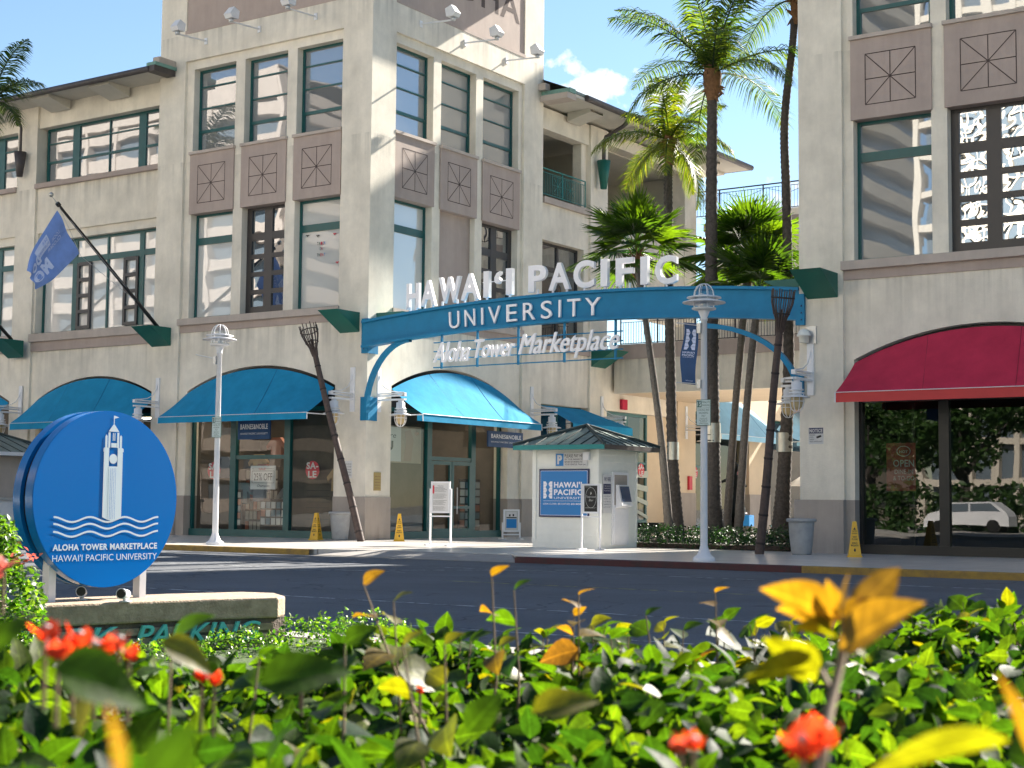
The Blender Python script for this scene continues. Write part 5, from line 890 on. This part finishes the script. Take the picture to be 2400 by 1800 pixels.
# ------------------------------------------------------------------ leaves
rg=np.random.default_rng(5)
def leaf_template(fold=.25,droop=.25,n=5,wide=.36):
    xs=np.linspace(0,1,n+1); w=wide*np.sin(np.pi*np.clip(xs,0,1)**.75)**.85*(1-xs*.25); w[0]=.02; w[-1]=.0
    v=[]
    for x,ww in zip(xs,w):
        z=-droop*x*x; v+=[(x,-ww,z+fold*ww),(x,0,z),(x,ww,z+fold*ww)]
    f=[]
    for i in range(n):
        a=i*3; f+=[(a,a+3,a+4,a+1),(a+1,a+4,a+5,a+2)]
    return np.array(v),np.array(f)
def rotm(az,el,ro):
    ca,sa,ce,se,cr,sr=np.cos(az),np.sin(az),np.cos(el),np.sin(el),np.cos(ro),np.sin(ro)
    X=np.stack([ca*ce,sa*ce,se],-1); Y0=np.stack([-sa,ca,np.zeros_like(az)],-1); Z0=np.cross(X,Y0)
    Y=Y0*cr[:,None]+Z0*sr[:,None]; Z=np.cross(X,Y); return X,Y,Z
def leaves(pos,size,az,el,ro,tpl,name,mt,parent=None,smooth=True):
    v,f=tpl; X,Y,Z=rotm(az,el,ro); n=len(pos); k=len(v)
    P=pos[:,None,:]+size[:,None,None]*(v[None,:,0:1]*X[:,None,:]+v[None,:,1:2]*Y[:,None,:]+v[None,:,2:3]*Z[:,None,:])
    P=P.reshape(-1,3); F=(f[None]+np.arange(n)[:,None,None]*k).reshape(-1,4)
    if parent is not None:
        inv=np.array(wm(parent).inverted()); P=P@inv[:3,:3].T+inv[:3,3]
    me=bpy.data.meshes.new(name); me.vertices.add(len(P)); me.vertices.foreach_set('co',P.ravel()); me.loops.add(F.size); me.loops.foreach_set('vertex_index',F.ravel().astype(np.int32))
    me.polygons.add(len(F)); me.polygons.foreach_set('loop_start',np.arange(0,F.size,4,dtype=np.int32)); me.polygons.foreach_set('loop_total',np.full(len(F),4,dtype=np.int32)); me.materials.append(M[mt]); me.update(calc_edges=True); me.validate()
    if smooth: me.polygons.foreach_set('use_smooth',[True]*len(me.polygons))
    w_=np.abs(v[:,1]); tmx=np.tile(v[:,0],n).astype(np.float32); tmy=np.tile(w_/max(w_.max(),1e-6),n).astype(np.float32)
    a1=me.attributes.new('lx','FLOAT','POINT'); a2=me.attributes.new('ly','FLOAT','POINT')
    if len(a1.data)==len(tmx): a1.data.foreach_set('value',tmx); a2.data.foreach_set('value',tmy)
    o=bpy.data.objects.new(name,me); COL.objects.link(o)
    if parent is not None: o.parent=parent
    return o
LT=leaf_template(); U=rg.uniform
# foreground hedge: far edge distance by azimuth
hg=thing('hedge','leafy green bougainvillea hedge filling the foreground','hedge',(-1.5,2.2,0))
def hedge_pts(n,zlo,top):
    az=np.radians(U(4,64,n)); q=np.sqrt(U(.62**2,1,n)) ; far=np.interp(np.degrees(az),[0,16,34,44,53,66],[4.9,4.6,3.9,3.45,3.15,2.9])
    d=.55+(far-.55)*np.sqrt(U(0,1,n)); 
    x=-np.sin(az)*d; y=np.cos(az)*d
    und=.045*np.sin(x*5.1+1)+.04*np.sin(y*4.3+x*2)+.03*np.sin(x*11+y*7)
    tz=top-.985+np.interp(np.degrees(az),[0,16,25,34,44,53,66],[.97,.97,.962,.952,.955,.985,.985])+und*.7-.06*np.clip(1.6-d,0,1)+.012
    # shoulders at the back edge
    tz-=.25*np.clip(1-(far-d)/.15,0,1)
    z=tz-np.abs(rg.normal(0,1,n))*zlo
    return np.stack([x,y,z],-1),d
n=34000; P,d=hedge_pts(n,.15,.985); keep=P[:,2]>.35; P=P[keep]; d=d[keep]; n=len(P)
leaves(P,(U(.0,1,n)**1.4*.045+.029)*(1+.25*(d<1.7)),U(0,2*np.pi,n),rg.normal(-.15,.7,n),rg.normal(0,.95,n),LT,'foliage','leaf_hedge',hg)
n=260; P,d=hedge_pts(n,.05,.99); leaves(P,U(.03,.055,n),U(0,2*np.pi,n),rg.normal(.3,.5,n),rg.normal(0,.6,n),LT,'young_foliage','leaf_yellow',hg)
n=2600; P,d=hedge_pts(n,.02,.93)
b=MB()
for i in range(950):
    p=Vector(P[i]); a=rnd.uniform(0,2*PI); e=p+Vector((math.cos(a)*.09,math.sin(a)*.09,-rnd.uniform(.15,.4))); m_=(p+e)/2+Vector((rnd.uniform(-.02,.02),)*3)
    b.tube([e,m_,p+Vector((0,0,.03))],[.0045,.0035,.002],4,cap=False)
b.build('twigs','twig',hg)
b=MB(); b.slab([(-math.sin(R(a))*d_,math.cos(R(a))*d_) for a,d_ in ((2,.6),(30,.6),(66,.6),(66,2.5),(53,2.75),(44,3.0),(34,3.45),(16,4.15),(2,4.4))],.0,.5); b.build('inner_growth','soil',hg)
def pix(x,y,dist): return Vector((0,0,1.3))+ray(x,y)*dist
# sprigs rising over the hedge: (display px x,y of tip, distance, leaf size, material, leaves)
PT=leaf_template(.25,.3,6,.42)
def sprig(px,py,dist,size,mt,k,spread=1.,seed=0,stem=.35,lean=(0,0)):
    rr=random.Random(seed+int(px)); tip=pix(px*1.085,py*1.085,dist); base=tip+Vector((lean[0]+rr.uniform(-.04,.04),lean[1]+rr.uniform(-.04,.04),-stem))
    mid=(tip+base)/2+Vector((rr.uniform(-.015,.015),rr.uniform(-.015,.015),0)); b=MB(); q1=base+(mid-base)*.5+Vector((rr.uniform(-.012,.012),rr.uniform(-.012,.012),0)); b.tube([base,q1,mid,tip],[.003,.0026,.0022,.0012],6); b.build('stem','twig',hg)
    pos=[];sz=[];az=[];el=[]
    for i in range(k):
        f_=i/max(1,k-1); q=tip+(mid-tip)*(.75*f_); pos.append(q); sz.append(size*(1.1 if 'orange' in mt or dist<2.3 else 1.4)*(.6+.6*f_)*rr.uniform(.85,1.15)); az.append(rr.uniform(0,.6)+i*2.4); el.append(.7-.9*f_*spread+rr.uniform(-.15,.15))
    leaves(np.array(pos),np.array(sz),np.array(az),np.array(el),np.array([rr.uniform(-1,1) for _ in range(k)]),PT,'young_leaves',mt,hg)
for a in ((785,1262,2.6,.055,'leaf_orange',3,1,1,.3,(.1,.1)),(850,1300,2.65,.05,'leaf_yellow',4,1,2,.3),(1062,1245,2.7,.05,'leaf_orange',3,1,3,.35),(1110,1275,2.8,.045,'leaf_hedge',3,1,4,.3),(1250,1285,3.0,.06,'leaf_orange',6,1.1,5,.35),(1545,1280,3.2,.06,'leaf_orange',5,1.1,6,.3),(1240,1330,3.2,.05,'leaf_orange',4,1,7,.3),
          (870,1395,1.9,.05,'leaf_yellow',3,1.3,8,.3),(960,1390,2.2,.055,'leaf_yellow',3,1,9,.3),(745,1390,2.0,.075,'leaf_hedge',4,1,10,.3),(1395,1330,3.2,.05,'leaf_hedge',3,.6,11,.2),(2080,1300,4.0,.07,'leaf_hedge',7,1,12,.3),(2170,1330,4.0,.065,'leaf_hedge',7,1,13,.3),(2000,1340,4.1,.06,'leaf_hedge',6,1,14,.3),(1320,1380,3.,.06,'leaf_hedge',6,1,15,.3),(370,1390,1.7,.08,'leaf_hedge',3,.8,17,.4),(1620,1350,3.4,.06,'leaf_hedge',6,1,18,.3),(560,1420,2.1,.06,'leaf_hedge',4,1,19,.3)):
    sprig(*a)
for i in range(26):
    px=rnd.uniform(720,2200); sprig(px,rnd.uniform(1368,1415)-(px-720)*.035,rnd.uniform(2.9,3.5)+(px-720)*.0006,.055,rnd.choice(['leaf_hedge','leaf_hedge','leaf_hedge','leaf_yellow']),6,1,100+i,.25)
# large near shoots, hand placed: (base px, tip px, distance, width ratio, material, roll)
def bigleaf(x0,y0,x1,y1,dist,mt,wide=.3,roll=.3,dz=0.,droop=.3,name='near_leaf'):
    a=pix(x0*1.085,y0*1.085,dist); e=pix(x1*1.085,y1*1.085,dist+dz); v=e-a; Ln=v.length; az=math.atan2(v.y,v.x); el=math.asin(v.z/Ln)
    leaves(np.array([a]),np.array([Ln]),np.array([az]),np.array([el]),np.array([roll]),leaf_template(.35,droop,8,wide),name,mt,hg)
D=1.15
bigleaf(1810,1335,1650,1262,D,'leaf_orange',.33,1.0,.02,.1); bigleaf(1822,1325,1835,1235,D,'leaf_orange',.28,1.3,-.02,.0); bigleaf(1850,1320,1945,1225,D,'leaf_orange',.26,1.2,.03,.0); bigleaf(1815,1400,1985,1290,D-.02,'leaf_orange',.33,.9,-.03,.1); bigleaf(1800,1340,1900,1290,D,'leaf_orange',.3,.8,.0,.1)
bigleaf(1770,1440,1590,1440,D+.02,'leaf_yellow',.30,.75,.0,.3); bigleaf(1760,1470,1660,1365,D+.05,'leaf_yellow',.42,1.0,.0,.2)
bigleaf(1800,1345,1700,1300,D+.03,'leaf_orange',.36,1.1,.03,.25); bigleaf(1812,1345,1790,1250,D+.02,'leaf_orange',.30,1.5,.0,.15); bigleaf(1835,1330,1900,1240,D+.03,'leaf_orange',.28,1.4,.02,.2); bigleaf(1805,1370,1730,1340,D+.01,'leaf_yellow',.4,.8,.02,.3); bigleaf(1812,1390,1900,1400,D+.04,'leaf_yellow',.35,.7,.03,.35)
b=MB(); b.tube([pix(1765*1.085,1700*1.085,1.05),pix(1790*1.085,1540*1.085,1.1),pix(1818*1.085,1420*1.085,1.14),pix(1822*1.085,1330*1.085,D)],[.005,.004,.0035,.002],8); b.tube([pix(1800*1.085,1500*1.085,1.12),pix(1775*1.085,1450*1.085,D)],.002,6); b.build('stem','twig',hg)
bigleaf(2180,1600,1860,1620,.85,'leaf_yellow',.17,.7,.03,.25); bigleaf(250,1700,240,1520,.5,'leaf_orange',.36,1.2,0,.05); bigleaf(330,1690,420,1560,.55,'leaf_hedge',.42,1.2,0,.1); bigleaf(2230,1640,2170,1450,.8,'leaf_orange',.22,1.,0,.1)
bigleaf(200,1500,170,1600,1.0,'leaf_yellow',.4,1.,0,.0); bigleaf(1010,1580,1080,1490,1.6,'leaf_hedge',.35,1.1); bigleaf(1150,1540,1290,1490,1.3,'leaf_yellow',.3,.8); bigleaf(560,1480,760,1420,1.25,'leaf_hedge',.3,.9); bigleaf(350,1385,470,1440,1.5,'leaf_yellow',.3,.9); bigleaf(120,1440,330,1500,.9,'leaf_hedge',.35,.9); bigleaf(-20,1400,62,1320,1.0,'leaf_hedge',.3,1.)
def flower(px,py,dist,size,mt,k=3,seed=0):
    rr=random.Random(seed+int(px)); c=pix(px*1.085,py*1.085,dist); tpl=leaf_template(.22,-.25,6,.46); P=[];Z=[];A=[];E_=[];Q=[]
    b=MB()
    for i in range(k):
        cc=c+Vector((rr.uniform(-1,1),rr.uniform(-1,1),rr.uniform(-.6,.6)))*size*.8; a0=rr.uniform(0,6.28)
        for j in range(3): P.append(cc); Z.append(size*rr.uniform(.85,1.1)); A.append(a0+j*2.094); E_.append(rr.uniform(.55,.95)); Q.append(rr.uniform(-.15,.15))
        b.tube([cc,cc+Vector((0,0,size*.5))],[.0012,.0012],5); b.lathe(cc.x,cc.y,[(0,-.002),(.003,0),(.0035,.002),(0,.003)],8,1,cc.z+size*.5); b.tube([cc,cc-Vector((0,0,.05))],[.0015,.002],5)
    leaves(np.array(P),np.array(Z),np.array(A),np.array(E_),np.array(Q),tpl,'bract',mt,hg); b.build('floret',['twig','card_a'],hg)
for q in ((140,1408,1.25,.022,'bract',3),(200,1425,1.3,.018,'bract',2),(270,1408,1.3,.017,'bract',3),(465,1488,1.6,.02,'bract',2),(1738,1620,.85,.022,'bract',2),(1500,1620,.95,.013,'bract',2),(650,1465,2.2,.014,'bract_pink',2),(15,1240,1.9,.02,'bract_pink',2),(905,1500,2.4,.012,'bract',2)): flower(*q)
# clipped bougainvillea in front of the planter + taller shrub left
def shrub(t,cells,size,mt,n,pink=0,seed=1):
    r_=np.random.default_rng(seed); P=[]
    for (x,y,z,a,b_,c) in cells:
        k=n//len(cells); v=r_.normal(0,1,(k,3)); v/=np.linalg.norm(v,axis=1)[:,None]; v*=(r_.uniform(.55,1,(k,1))**.5); P.append(v*np.array([a,b_,c])*(1+.12*np.sin(v[:,0:1]*9+v[:,1:2]*7))+np.array([x,y,z]))
    P=np.concatenate(P); k=len(P); leaves(P,r_.uniform(.7,1.3,k)*size,r_.uniform(0,6.28,k),r_.normal(.2,.6,k),r_.normal(0,.7,k),LT,'foliage',mt,t)
    if pink:
        idx=r_.choice(k,pink); Q=np.repeat(P[idx]*1.0,14,axis=0)+r_.normal(0,size*.9,(pink*14,3)); Q[:,2]+=size*1.2; k2=len(Q); leaves(Q,r_.uniform(.8,1.3,k2)*size*.8,r_.uniform(0,6.28,k2),r_.normal(.5,.6,k2),r_.normal(0,.7,k2),leaf_template(.3,.1,4,.45),'bracts','bract_pink',t)
t=thing('clipped_shrub','low clipped bougainvillea with pink flowers in front of the stone planter','shrub',(-9.6,9.5,0)); shrub(t,[(-9.0,10.9,.0,.42,.5,.33),(-9.1,10.3,.0,.42,.5,.30),(-9.3,9.6,-.02,.4,.5,.25),(-9.5,8.9,-.05,.4,.5,.22),(-9.7,8.1,-.05,.4,.5,.22),(-9.9,7.3,-.03,.4,.5,.25)],.038,'leaf_boug',9000,5,3)
t=thing('flowering_shrub','tall bougainvillea bush with pink flowers at the left edge beside the round sign','shrub',(-8.8,6.6,0)); shrub(t,[(-8.72,6.72,.45,.30,.30,.5),(-8.85,6.62,.95,.26,.26,.28),(-8.7,6.5,.15,.45,.45,.35)],.045,'leaf_boug',6500,5,4)
# ------------------------------------------------------------------ palms
def quads(name,mt,parent,V,F):
    b=MB(); b.add(V,F); return b.build(name,mt,parent)
def trunk(t,path,rad,mt='trunk_grey',rings=True):
    P=[Vector(p) for p in path]; Q=[];r_=[]
    n=int((P[-1]-P[0]).length/.09)
    for i in range(n+1):
        s=i/n*(len(P)-1); k=min(int(s),len(P)-2); f_=s-k; p0=P[max(k-1,0)];p1=P[k];p2=P[k+1];p3=P[min(k+2,len(P)-1)]
        Q.append(.5*((2*p1)+(p2-p0)*f_+(2*p0-5*p1+4*p2-p3)*f_**2+(3*p1-p0-3*p2+p3)*f_**3)); base=rad[k]+(rad[k+1]-rad[k])*f_; r_.append(base*(1+(.085 if i%2 else -.05)*(1 if rings else .3)+rnd.uniform(-.02,.02)))
    b=MB(); b.tube(Q,r_,14); return b.build('trunk',mt,t)
def coconut(label,path,rad,crown,L0,nf,seed,az_el=None,group=None,leaflen=.85):
    rr=random.Random(seed); t=thing('coconut_palm',label,'palm tree',path[0],0,'coconut palms in the courtyard'); trunk(t,path,rad)
    C=Vector(crown); V=[];F=[]; b2=MB()
    lm='palm_yellow' if seed==8 else 'palm_leaf'
    specs=az_el or [(2*PI*i*.382+rr.uniform(-.2,.2),1.42-(1.6 if seed!=8 else 2.3)*(i/nf)**1.15+rr.uniform(-.18,.18),rr.uniform(.75,1.12)) for i in range(nf)]
    for (az,el,sc) in specs:
        Ln=L0*sc; pts=[]; p=C.copy(); e=el; ns=16
        for i in range(ns+1):
            pts.append(p.copy()); e_=e-(i/ns)**1.3*1.25*(.6+.5*math.cos(max(min(el,1.4),-.5))); d=Vector((math.cos(az)*math.cos(e_),math.sin(az)*math.cos(e_),math.sin(e_))); p=p+d*Ln/ns
        b2.tube(pts,[.035*(1-.85*i/ns) for i in range(ns+1)],5,cap=False)
        side=Vector((-math.sin(az),math.cos(az),0)); nl=78
        for j in range(5,nl):
            s=j/nl*ns; k=min(int(s),ns-1); q=pts[k]+(pts[k+1]-pts[k])*(s-k); d=(pts[k+1]-pts[k]).normalized(); upv=side.cross(d)*-1
            ll=leaflen*(math.sin(PI*min(1,.12+.88*(j/nl)))**.6)*(.55 if j>nl-6 else 1)
            for sg_ in (-1,1):
                dr=(side*sg_*.85+d*.6-Vector((0,0,rr.uniform(.05,.6)))+upv*.25).normalized(); w=.018
                m1=q+dr*ll*.5; m2=q+dr*ll+Vector((0,0,-ll*rr.uniform(.2,.5))); wv=d*w; n0=len(V)
                V+=[q-wv,q+wv,m1+wv*1.3,m1-wv*1.3,m2]; F+=[(n0,n0+1,n0+2,n0+3),(n0+3,n0+2,n0+4)]
    quads('crown',lm,t,V,F); b2.build('frond_stalks',lm,t)
    b=MB(); 
    for i in range(26):
        a=rr.uniform(0,6.28); h=rr.uniform(-.75,.15); r0=rad[-1]*1.1; d=Vector((math.cos(a),math.sin(a),0)); p=C+Vector((0,0,h)); e=p+d*rr.uniform(.2,.45)+Vector((0,0,rr.uniform(-.35,.3))); b.tube([p+d*r0*.5,(p+e)/2+d*.05,e],[.09,.06,.015],5)
    b.lathe(C.x,C.y,[(rad[-1]*1.05,-.9),(rad[-1]*1.7,-.4),(rad[-1]*1.9,.0),(rad[-1]*1.2,.35),(0,.5)],12,z0=C.z); b.build('fibre_skirt','fibre',t); return t
pb=coconut('tallest thick trunked coconut palm in front of the arch opening',[(-22.70,45,0),(-22.76,45,1.5),(-22.78,45,5),(-22.82,45,9.6),(-22.78,45,14.7)],[.36,.27,.215,.2,.165],(-22.78,45,15.5),4.4,15,3,leaflen=1.05)
# silver bands on the trunks
def band(parent,x,y,z,r_): MB().lathe(x,y,[(r_,z),(r_,z+.62)],20).build('metal_band','steel',parent)
band(pb,-22.76,45,3.35,.25)
p2=coconut('shorter coconut palm with yellowing drooping fronds left of the tallest palm',[(-25.6,48,0),(-25.85,48,3),(-25.98,48,8),(-26.05,48,12.6),(-26.0,48,13.6)],[.24,.19,.165,.15,.13],(-26.0,48,14.3),3.0,14,8,leaflen=.85); band(p2,-25.84,48,2.9,.21)
p3=coconut('coconut palm with a curved trunk right next to the right tower',[(-20.9,46,0),(-20.75,46,2),(-20.55,46,6),(-20.60,46,11),(-20.66,46,13.8),(-20.36,46,16.4),(-20.3,46,17.2)],[.34,.23,.17,.145,.13,.12,.12],(-20.2,46,17.9),3.6,10,12); band(p3,-20.72,46,3.05,.26)
lp=coconut('coconut palm whose frond tips enter at the top left corner',[(-49.2,36.5,0),(-49.1,36.5,8),(-49.0,36.5,15.6)],[.25,.2,.16],(-49.0,36.5,16.3),3.0,18,21,az_el=[(0.0,1.2,1.05),(.1,.65,.95),(-.1,.0,.8),(2,.9,1),(3,.8,1),(4,1,1),(2.5,.2,1),(3.6,.1,1)])
def fanpalm(label,path,rad,crown,seed,nl=34,Rf=1.0,pet=1.0,mt='trunk_pale'):
    rr=random.Random(seed); t=thing('fan_palm',label,'palm tree',path[0],0,'fan palms in the courtyard'); trunk(t,path,rad,mt,False); C=Vector(crown); V=[];F=[]; b=MB()
    for i in range(nl):
        az=i*2.4+rr.uniform(-.25,.25); el=1.45-1.75*(i/nl)**1.1+rr.uniform(-.12,.12); d=Vector((math.cos(az)*math.cos(el),math.sin(az)*math.cos(el),math.sin(el))); side=Vector((-math.sin(az),math.cos(az),0)); nrm=side.cross(d)
        pe=pet*rr.uniform(.75,1.15); o=C+d*pe-Vector((0,0,.12*pe)); b.tube([C,C+d*pe*.5,o],[.025,.018,.014],5,cap=False); dd=(d-Vector((0,0,.28))).normalized(); nr=side.cross(dd).normalized()*-1
        ns=34; R0=Rf*rr.uniform(.85,1.15)
        ring=[];n0=len(V); V.append(o)
        for k in range(ns+1):
            a=(-1+2*k/ns)*1.75; u_=dd*math.cos(a)+side*math.sin(a); V.append(o+u_*R0*.5+nr*(.03 if k%2 else -.03)+Vector((0,0,-.05*abs(a))))
        for k in range(ns):
            a=(-1+2*(k+.5)/ns)*1.75; u_=dd*math.cos(a)+side*math.sin(a); lt=R0*(1.02-.16*abs(a/1.75)+rr.uniform(-.04,.04)); tip=o+u_*lt+Vector((0,0,-.10-.16*rr.random()-.05*abs(a))); V.append(tip)
            F.append((n0,n0+1+k,n0+2+k)); F.append((n0+1+k,n0+2+ns+k,n0+2+k))
    quads('crown','fan_leaf',t,V,F); b.build('leaf_stalks','leaf_boug',t)
    b=MB()
    for i in range(30):
        a=rr.uniform(0,6.28); p=C+Vector((0,0,rr.uniform(-.9,-.1))); e=p+Vector((math.cos(a)*.3,math.sin(a)*.3,rr.uniform(.1,.5))); b.tube([p,e],[.05,.012],4)
    b.build('fibre','fibre',t)
fanpalm('fan palm with pale leaning trunk behind the PACIFIC letters',[(-24.05,44.5,0),(-24.4,44.5,3.5),(-24.97,44.5,7.3),(-25.3,44.5,9.2)],[.16,.12,.10,.12],(-25.33,44.5,9.7),5,24,1.35,1.1)
fanpalm('fan palm with slim trunk just right of the tallest palm',[(-23.3,47,0),(-22.95,47,4.5),(-22.5,47,8.8)],[.15,.12,.13],(-22.4,47,9.6),9,26,1.45,1.2)
fanpalm('fan palm with slim trunk leaning toward the right tower',[(-22.05,45.3,0),(-21.7,45.3,4.5),(-21.35,45.3,7.6)],[.15,.12,.12],(-21.25,45.3,8.2),13,20,1.3,1.05)
# planting at the palm feet
t=thing('shrub_bed','dark low shrubs around the feet of the palms','shrubs',(-22,44,0)); cells=[]
for i in range(16): cells.append((-25.0+i*.48,41.9+.25*rnd.random()+(0 if i<14 else .6),.22,.5,.5,.42+.08*rnd.random()))
for i in range(10): cells.append((-24.6+i*.6,43.6,.25,.6,.8,.45))
shrub(t,cells,.075,'leaf_bush',9000,0,6)
MB().slab([(-25.2,41.75),(-18.6,41.6),(-18.6,50.5),(-25.6,50.5)],.003,.14).build('soil','soil',t)
# hula statue
st=thing('statue','dark bronze dancer statue standing among the palm trunks','statue',(-23.3,47.6,0))
b=MB(); bx_,by=-23.25,47.6; b.lathe(bx_,by,[(.10,.35),(.11,.75),(.30,.8),(.36,1.15),(.27,1.55),(.19,1.75),(.2,1.9),(.25,2.1),(.2,2.3),(.07,2.36),(.07,2.44),(.12,2.5),(.135,2.62),(.1,2.74),(0,2.8)],18)
b.tube([(bx_-.12,by,.14),(bx_-.12,by,.5),(bx_-.1,by,.95)],[.07,.08,.11],8); b.tube([(bx_+.12,by,.14),(bx_+.12,by,.5),(bx_+.1,by,.95)],[.07,.08,.11],8)
b.tube([(bx_-.2,by,2.22),(bx_-.5,by-.1,2.1),(bx_-.75,by-.2,2.35)],[.06,.05,.035],8); b.tube([(bx_+.2,by,2.22),(bx_+.45,by-.12,1.98),(bx_+.3,by-.35,2.1)],[.06,.05,.035],8); b.build('figure','bronze',st)
MB().lathe(bx_,by,[(.5,.1),(.48,.3),(0,.32)],14).build('pedestal','stone_wall',st)
t=thing('patio_umbrella','beige folded market umbrella far under the overpass beside the right tower','umbrella',(-30,70,0)); MB().lathe(-30,70,[(1.4,2.3),(.7,2.75),(0,3.05)],8).build('canopy','umbrella_fabric',t); MB().tube([(-30,70,0),(-30,70,3)],.03,6).build('pole','siding',t)
t=thing('patio_table','pale table and blue chair under the overpass','table',(-31.5,64.5,0)); MB().lathe(-31.5,64.5,[(0,1.0),(.55,1.0),(.55,.95),(0,.95)],16).build('top','paper',t); MB().tube([(-31.5,64.5,0),(-31.5,64.5,.95)],.05,8).build('leg','galv',t); MB().box(-31.0,-30.5,63.9,64.4,.4,.9).build('seat','hpu_blue',t)
# ------------------------------------------------------------------ across the street behind the camera (seen in the glass)
def tower_block(name,label,x0,x1,y0,y1,H,fl_h,band_h,mw,mg,fins=0):
    t=thing(name,label,'building',((x0+x1)/2,(y0+y1)/2,0)); MB().box(x0+1,x1-1,y0+1,y1-1,0,H-1).build('glazing',mg,t); b=MB(); z=0
    while z<H: b.box(x0,x1,y0,y1,z,min(z+band_h,H)); z+=fl_h
    if fins:
        n=int((x1-x0)/fins)
        for i in range(n+1): q=x0+(x1-x0)*i/n; b.box(q-.35,q+.35,y1-.9,y1+.25,0,H-.6)
    b.box(x0,x1,y0,y1+.3,H-3.5,H); b.build('wall',mw,t)
tower_block('office_block','pale office block across the street seen only in the window reflections',-125,-62,-95,-70,64,3.6,1.5,'far_white','far_glass',5)
tower_block('office_block','tall white finned office tower across the street seen only in reflections',-56,-30,-100,-75,75,3.8,.7,'far_white','far_glass',2.6)
tower_block('office_block','beige office block across the street seen in the right tower glass',-22,12,-90,-66,62,3.6,1.3,'far_white','far_glass',4)
tower_block('office_block','long low tan building across the street seen in reflections',-190,-130,-80,-55,55,3.8,1.6,'ledge','far_glass',6)
def tree(x,y,h,seed,label):
    r_=np.random.default_rng(seed); t=thing('park_tree',label,'tree',(x,y,0),0,'park trees behind the camera'); b=MB(); b.tube([(x,y,0),(x+.2,y,h*.3),(x,y+.2,h*.55)],[.35,.25,.15],8)
    for k in range(5): a=k*1.3; b.tube([(x,y,h*.35),(x+math.cos(a)*1.6,y+math.sin(a)*1.6,h*.55),(x+math.cos(a)*2.8,y+math.sin(a)*2.8,h*.72)],[.16,.1,.04],6)
    b.build('trunk','trunk_grey',t); cells=[(x+r_.uniform(-2.6,2.6),y+r_.uniform(-2.6,2.6),h*r_.uniform(.5,.9),1.5,1.5,1.0) for _ in range(18)]; shrub(t,cells,.36,'tree_leaf',5200,0,seed)
t=thing('park_hedge','long dark park hedge behind the camera, seen only in window reflections','hedge',(-15,-5,0)); shrub(t,[(-62+i*2.2,-5+.5*(i%3),1.0,1.6,1.2,1.8) for i in range(42)],.36,'tree_leaf',24000,0,77)
for i,(x,y,h) in enumerate(((-30,-9,9),(-22,-14,8),(-14,-8,8.5),(-6,-13,9),(-38,-15,9),(2,-9,8),(-48,-8,9),(10,-14,9),(-10,-17,10),(-2,-18,9),(-18,-18,9),(-26,-19,10))): tree(x,y,h,50+i,'leafy park tree %s of the round sign, seen only in window reflections'%('left' if x<-10 else 'right'))
car=thing('parked_car','white parked family car reflected in the restaurant window','car',(-27,-1,0)); cx_,cy_=-27,-1
b=MB(); b.prism([(cx_-2.3,.35),(cx_-2.32,.8),(cx_-2.1,1.05),(cx_-1.5,1.15),(cx_-.9,1.6),(cx_+1.4,1.66),(cx_+2.1,1.2),(cx_+2.3,.9),(cx_+2.3,.35)],cy_-.9,cy_+.9); b.build('body','white_paint',car)
b=MB(); b.prism([(cx_-1.35,1.12),(cx_-.85,1.52),(cx_+.2,1.56),(cx_+.2,1.12)],cy_-.91,cy_+.91); b.prism([(cx_+.3,1.12),(cx_+.3,1.56),(cx_+1.35,1.58),(cx_+1.85,1.15)],cy_-.91,cy_+.91); b.build('window','far_glass',car)
for a in (-1.45,1.45):
    for sd in (-.8,.8): MB().tube([(cx_+a,cy_+sd-.11,.34),(cx_+a,cy_+sd+.13,.34)],.34,18).build('wheel','black_frame',car)
print('objects',len(bpy.data.objects),'faces',sum(len(o.data.polygons) for o in bpy.data.objects if o.type=='MESH'))
